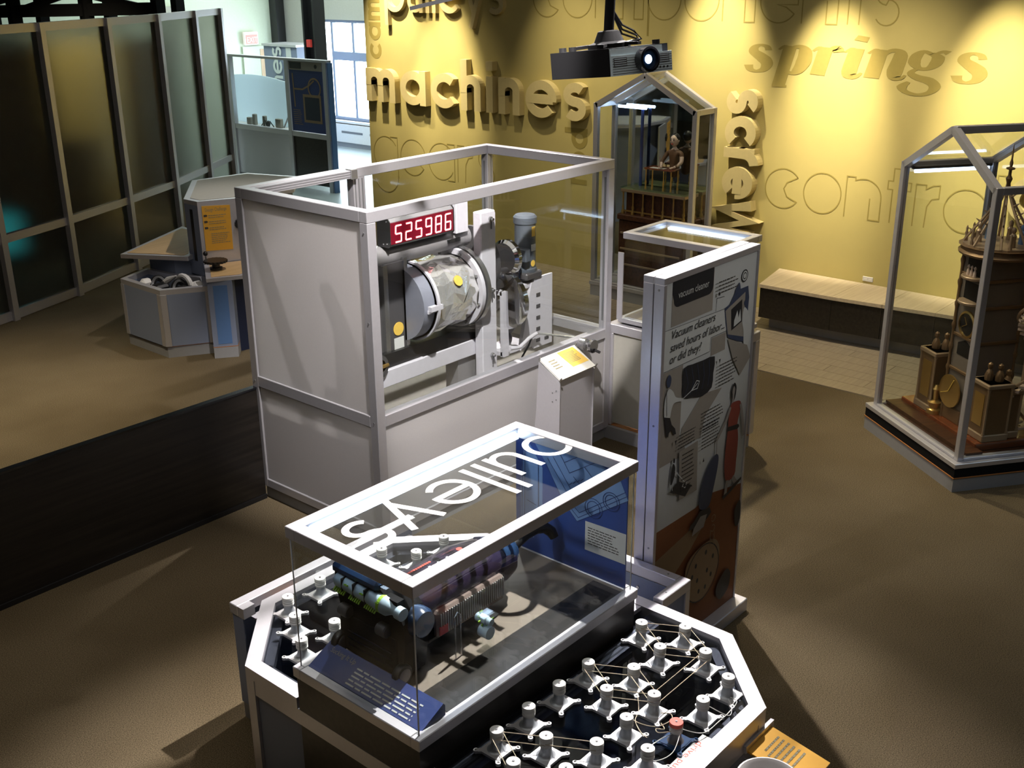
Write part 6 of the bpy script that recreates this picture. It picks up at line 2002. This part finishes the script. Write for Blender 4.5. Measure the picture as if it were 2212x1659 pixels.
# ================================================================== far display unit by the window
F = thing('far_display_unit', 'far display unit with glass box and blue poster near the window', 'display unit', (11.2, 14.3, 0))
fx0 = 10.98
for y in (15.53, 14.06, 13.16):
    MB().box((fx0 - .006, y - .04, 0), (fx0 + .066, y + .04, 1.93)).build('post', 'alu', F)
MB().box((fx0 - .01, 13.10, 1.93), (fx0 + .09, 15.58, 1.965)).build('top_rail', 'alu', F)
MB().box((fx0, 13.10, .80), (fx0 + .07, 15.57, .875)).build('rail', 'alu', F)
MB().box((fx0 + .02, 14.10, .08), (fx0 + .03, 15.50, .80)).build('lower_panel', 'frost', F)
MB().box((fx0 + .02, 13.2, .08), (fx0 + .05, 14.02, .80)).build('lower_panel', 'dark_wood', F)
MB().box((fx0 + .02, 14.0, 0), (fx0 + .7, 15.57, .08)).build('kick_plinth', 'kick_grey', F)
MB().box((fx0 + .02, 14.10, .875), (fx0 + .026, 15.50, 1.93)).build('glass_pane', 'glass', F)
MB().box((fx0 + .07, 14.1, .84), (fx0 + .7, 16.0, .86)).build('deck', 'white', F)
po = MB().box((fx0 + .005, 13.22, .885), (fx0 + .02, 14.00, 1.93)).build('poster', 'sign_blue', F)
MB().box((fx0, 13.22, 1.80), (fx0 + .004, 14.00, 1.925)).build('poster_header', 'panel_grey', po)
MB().box((fx0 - .002, 13.70, 1.82), (fx0, 13.97, 1.915)).build('black_tag', 'panel_black', po)
MB().lathe([(.03, 0), (.03, .003)], (fx0, 13.36, 1.865), (-1, 0, 0), 14).build('round_seal', 'panel_black', po)
g = MB()
for pts in ([(13.92, 1.75), (13.90, 1.25)], [(13.90, 1.52), (13.70, 1.52), (13.55, 1.58), (13.42, 1.66)], arc(13.42, 1.55, .14, 0, 360, 18)):
    g.ribbon([(-p[0], p[1]) for p in pts], .025, (fx0 + .004, 0, 0), (0, -1, 0), (0, 0, 1), .002)
g.build('line_drawing', 'panel_tan', po)
MB().box((fx0 + .001, 13.28, 1.03), (fx0 + .004, 13.70, 1.45)).build('picture_frame', 'panel_tan', po)
MB().box((fx0 - .001, 13.32, 1.07), (fx0 + .001, 13.66, 1.41)).build('picture', 'navy', po)
tb = MB()
text_bars(tb, (fx0 + .003, 13.95, 1.20), (0, -1, 0), (0, 0, 1), .22, 8, .03, h=.01, seed=70)
tb.build('small_print', 'panel_tan', po)
MB().box((fx0 + .004, 13.085, 0), (fx0 + .10, 13.10, 1.93)).build('end_panel', 'blue_laminate', F)
MB().box((fx0 + .70, 14.05, .08), (fx0 + .72, 15.57, .86)).build('rear_panel', 'white', F)
# pale curved screen inside
sc_ = []
for k in range(13):
    u = k / 12
    sc_.append((15.95 - u * 1.55, 1.60 + .05 * sin(pi * u * .9) - .06 * u * u))
pts = [(15.95, .86)] + [(15.95, .86)] + sc_ + [(14.40, .86)]
s_ = MB().plate([(-p[0], p[1]) for p in pts[1:]], (fx0 + .30, 0, 0), (0, -1, 0), (0, 0, 1), .02).build('curved_screen', 'pale_screen')
tag(s_, 'pale blue curved screen behind glass in the far display unit', 'screen')
for (y, z, w_, lbl) in ((15.32, .92, .10, 'small grey block at the post end of the far display deck'), (15.18, .98, .07, 'taller grey block on the far display deck'), (14.92, .97, .06, 'slim grey block mid way on the far display deck'), (14.55, .95, .14, 'wide grey block beside the black spider on the far deck'), (14.20, .93, .10, 'grey block nearest the blue poster on the far deck')):
    o_ = MB().bbox((fx0 + .14, y - w_ / 2, .86), (fx0 + .20, y + w_ / 2, z + .05), .008).build('deck_block', 'panel_grey')
    tag(o_, lbl, 'block')
sp_ = MB()
for k in range(7):
    a = k * .9
    sp_.tube([(fx0 + .12, 14.78, .90), (fx0 + .12 + .03 * cos(a), 14.78 + .10 * cos(a), .96), (fx0 + .12, 14.78 + .17 * cos(a), .87)], .009, 5)
sp_.ball((fx0 + .12, 14.78, .91), .045, 8)
tag(sp_.build('spider_model', 'black'), 'black spidery model on the far display deck', 'model')
o_ = MB().tube([(fx0 + .22, 14.50, .86), (fx0 + .22, 14.18, 1.30)], .012, 6).build('leaning_rod', 'machine_grey')
tag(o_, 'thin grey rod leaning inside the far display unit', 'rod')

# ================================================================== projector on its ceiling pole
c0 = Vector((4.1621, 3.0116, 2.7468))
e1 = Vector((.1268, .4461, -.0475)).normalized()
e2 = Vector((.3415, -.0323, .0047))
e2 = (e2 - e1 * e2.dot(e1)).normalized()
e3 = e2.cross(e1).normalized()
if e3.z < 0:
    e3 = -e3
PJ = thing('projector', 'black and silver projector hanging from a black ceiling pole', 'projector', tuple(c0))
def pbox(u0, u1, v0, v1, w0, w1):
    pts = []
    for w in (w0, w1):
        for (u, v) in ((u0, v0), (u1, v0), (u1, v1), (u0, v1)):
            pts.append(c0 + e1 * u + e2 * v + e3 * w)
    return MB().add(pts, [(0, 1, 2, 3), (7, 6, 5, 4), (0, 4, 5, 1), (1, 5, 6, 2), (2, 6, 7, 3), (3, 7, 4, 0)])
L1, L2, L3 = .455, .345, .122
pbox(.004, L1, .0, L2, 0, L3).build('body', 'black_matte', PJ)
fr = pbox(-.012, .004, .004, L2 + .01, .0, .088).build('front_grille', 'projector_silver', PJ)
pbox(-.004, .004, .004, L2 - .04, .088, L3 - .004).build('upper_front', 'projector_silver', PJ)
for k in range(7):
    pbox(-.0135, -.012, .006, L2 + .008, .008 + k * .011, .0095 + k * .011).build('grille_line', 'machine_dark', fr)
for v in (.012, .262):
    g_ = pbox(-.0145, -.0135, v, v + .075, .040, .078).build('vent', 'machine_dark', fr)
    h_ = MB()
    for k in range(4):
        b_ = pbox(-.0150, -.0145, v + .003, v + .072, .044 + k * .009, .047 + k * .009)
        h_.add(b_.v, b_.f)
    h_.build('vent_slats', 'projector_silver', g_)
lc = c0 + e2 * .185 + e3 * .060 - e1 * .012
ln_ = MB().lathe([(.052, 0), (.056, .02), (.056, .05), (.046, .052), (.044, .035)], lc, -e1, 28).build('lens_barrel', 'black_gloss', PJ, True)
MB().lathe([(.044, .036), (.030, .040), (.004, .042)], lc, -e1, 24).build('lens', 'dark_blue_plastic', ln_, True)
MB().lathe([(.020, .043), (.004, .046)], lc - e2 * .006, -e1, 16).build('lens_glow', 'lens_light', ln_, True)
mk = MB()
for k in range(4):
    b_ = pbox(-.0150, -.0138, .255 + k * .022, .263 + k * .022, .016, .024)
    mk.add(b_.v, b_.f)
mk.build('port_marks', 'black', fr)
for (u, v) in ((.03, .30), (.42, .05), (.30, .02)):
    MB().lathe([(.018, 0), (.018, .02)], c0 + e1 * u + e2 * v + e3 * L3, e3, 12).build('foot_knob', 'black', PJ)
top = c0 + e1 * .20 + e2 * .16 + e3 * L3
MB().lathe([(.10, 0), (.10, .02), (.07, .03), (.05, .075), (.04, .08)], top, e3, 20).build('mount_plate', 'black_matte', PJ, True)
for s_ in (-1, 1):
    MB().bar(top + e3 * .02, top + e3 * .012 + e1 * .16 * s_ + e2 * .05, .03, .014).build('mount_arm', 'black_matte', PJ)
    MB().bar(top + e3 * .02, top + e3 * .012 + e1 * .10 * s_ - e2 * .13, .03, .014).build('mount_arm', 'black_matte', PJ)
MB().tube([top + e3 * .06, Vector((top.x + .012, top.y + .008, top.z + .25)), Vector((top.x + .02, top.y + .01, H_ROOM))], .024, 16).build('pole', 'black_matte', PJ, True)
for k in range(3):
    a = top + Vector((.03, .0, .16 - k * .01))
    MB().tube([a, a + e2 * .05 + Vector((0, 0, -.06 - k * .01)), a + e2 * (.12 + .02 * k) + Vector((0, 0, -.09 - k * .012)), a + e2 * (.17 - .02 * k) + Vector((0, 0, -.13)), top + e2 * .10 + e3 * .02 + e1 * .03 * k], .005, 6).build('cable', 'black', PJ, True)
# black hanging bar at the picture top
hb = thing('ceiling_bar', 'thin black bar hanging in front of the raised word pulleys', 'bar', (3.78, 3.71, 3.05))
MB().bar((3.693, 3.801, 3.038), (3.855, 3.643, 3.087), .030, .016).build('arm', 'black', hb)
MB().tube([(3.84, 3.658, 3.085), (3.84, 3.658, H_ROOM)], .012, 8).build('drop_rod', 'black', hb)

# ================================================================== black gantry behind the partition
Gn = thing('black_gantry', 'black steel gantry rising behind the frosted partition', 'gantry', (8.0, 14.8, 0))
gp = [Vector((7.0, 16.1, 0)), Vector((8.85, 14.0, 0))]
dv = (gp[1] - gp[0])
for u in (-.1, .3, .65, 1.0):
    p = gp[0] + dv * u
    MB().box((p.x - .07, p.y - .07, 0), (p.x + .07, p.y + .07, 2.92)).build('post', 'black_matte', Gn)
    q = p + Vector((.7, .6, 0))
    MB().box((q.x - .07, q.y - .07, 0), (q.x + .07, q.y + .07, 3.1)).build('post', 'black_matte', Gn)
up = Vector((0, 0, 1))
MB().bar(gp[0] - dv * .3 + up * 2.70, gp[1] + up * 2.74, .12, .16).build('beam', 'black_matte', Gn)
MB().bar(gp[0] - dv * .3 + up * 2.92, gp[1] - dv * .35 + up * 2.92, .10, .10).build('beam', 'black_matte', Gn)
MB().bar(gp[0] + dv * .30 + up * 2.70, gp[0] + dv * .62 + up * 2.98, .09, .09).build('brace', 'black_matte', Gn)
MB().bar(gp[0] + dv * .98 + up * 2.72, gp[0] + dv * .62 + up * 2.95, .09, .09).build('brace', 'black_matte', Gn)
MB().bar(gp[0] + dv * .05 + up * 2.72, gp[0] + dv * .30 + up * 2.90, .09, .09).build('brace', 'black_matte', Gn)
MB().bar(gp[0] - dv * .2 + up * 2.82, gp[0] + dv * .12 + up * 2.86, .06, .07).build('light_strip_box', 'machine_grey', Gn)
MB().box((6.0, 16.6, 2.3), (7.9, 17.2, 3.2)).build('machine_block', 'black_matte', Gn)
# pale box on the green wall
o_ = MB().box((11.1, 18.38, 2.40), (12.1, 18.5, 2.62)).build('wall_box', 'grey_paint')
tag(o_, 'flat grey green box high on the pale green wall', 'wall box')

# yellow exhibit wall behind the partition
o_ = MB().box((7.12, 14.0, 0), (8.12, 14.1, 2.42)).build('wall_exhibit', 'yellow_paint'); struct(o_)

# dark cabinet-like boxes, added to darken the view through the frosted panels
for (xa, xb, ya, yb, za, zb, lbl) in ((4.2, 6.55, 12.75, 13.2, 0, 2.45, 'wide dark box added to darken the outer frosted panels'), (8.2, 8.6, 13.7, 13.9, 0, 2.4, 'slim dark box added to darken the third frosted panel'), (6.75, 7.35, 13.3, 13.6, 0, 1.25, 'low dark box added to darken the panel below the yellow exhibit wall')):
    c_ = thing('added_dark_box', lbl, 'cabinet', ((xa + xb) / 2, (ya + yb) / 2, 0))
    MB().box((xa, ya, .08), (xb, yb, zb)).build('body', 'dark_wood', c_)
    MB().box((xa + .02, ya + .03, 0), (xb - .02, yb, .08)).build('plinth', 'kick_grey', c_)
    MB().box((xa + .04, ya - .012, .12), ((xa + xb) / 2 - .01, ya, zb - .05)).build('door', 'cabinet_wood', c_)
    MB().box(((xa + xb) / 2 + .01, ya - .012, .12), (xb - .04, ya, zb - .05)).build('door', 'cabinet_wood', c_)

mo_ = thing('teal_monitor', 'glowing teal screen blurred behind the outermost frosted panel', 'monitor', (5.6, 12.4, 0))
MB().box((5.30, 12.40, .22), (5.72, 12.44, .66)).build('screen', 'teal_screen', mo_)
MB().box((5.28, 12.44, .20), (5.74, 12.50, .68)).build('back', 'black', mo_)
MB().box((5.42, 12.42, 0), (5.60, 12.50, .20)).build('foot', 'black', mo_)
# fine print, bristles, fins and screw heads are too small to count one by one
for ob in bpy.data.objects:
    if ob.parent is not None and ob.name.split('.')[0] in ('small_print', 'bold_print', 'bristles', 'filter_fins', 'screw_heads', 'rivets', 'bolt_holes', 'body_marking', 'vent_slats', 'port_marks', 'crockets', 'stair_treads', 'bullet_marks', 'drawing_lines', 'line_drawing'):
        ob['kind'] = 'stuff'
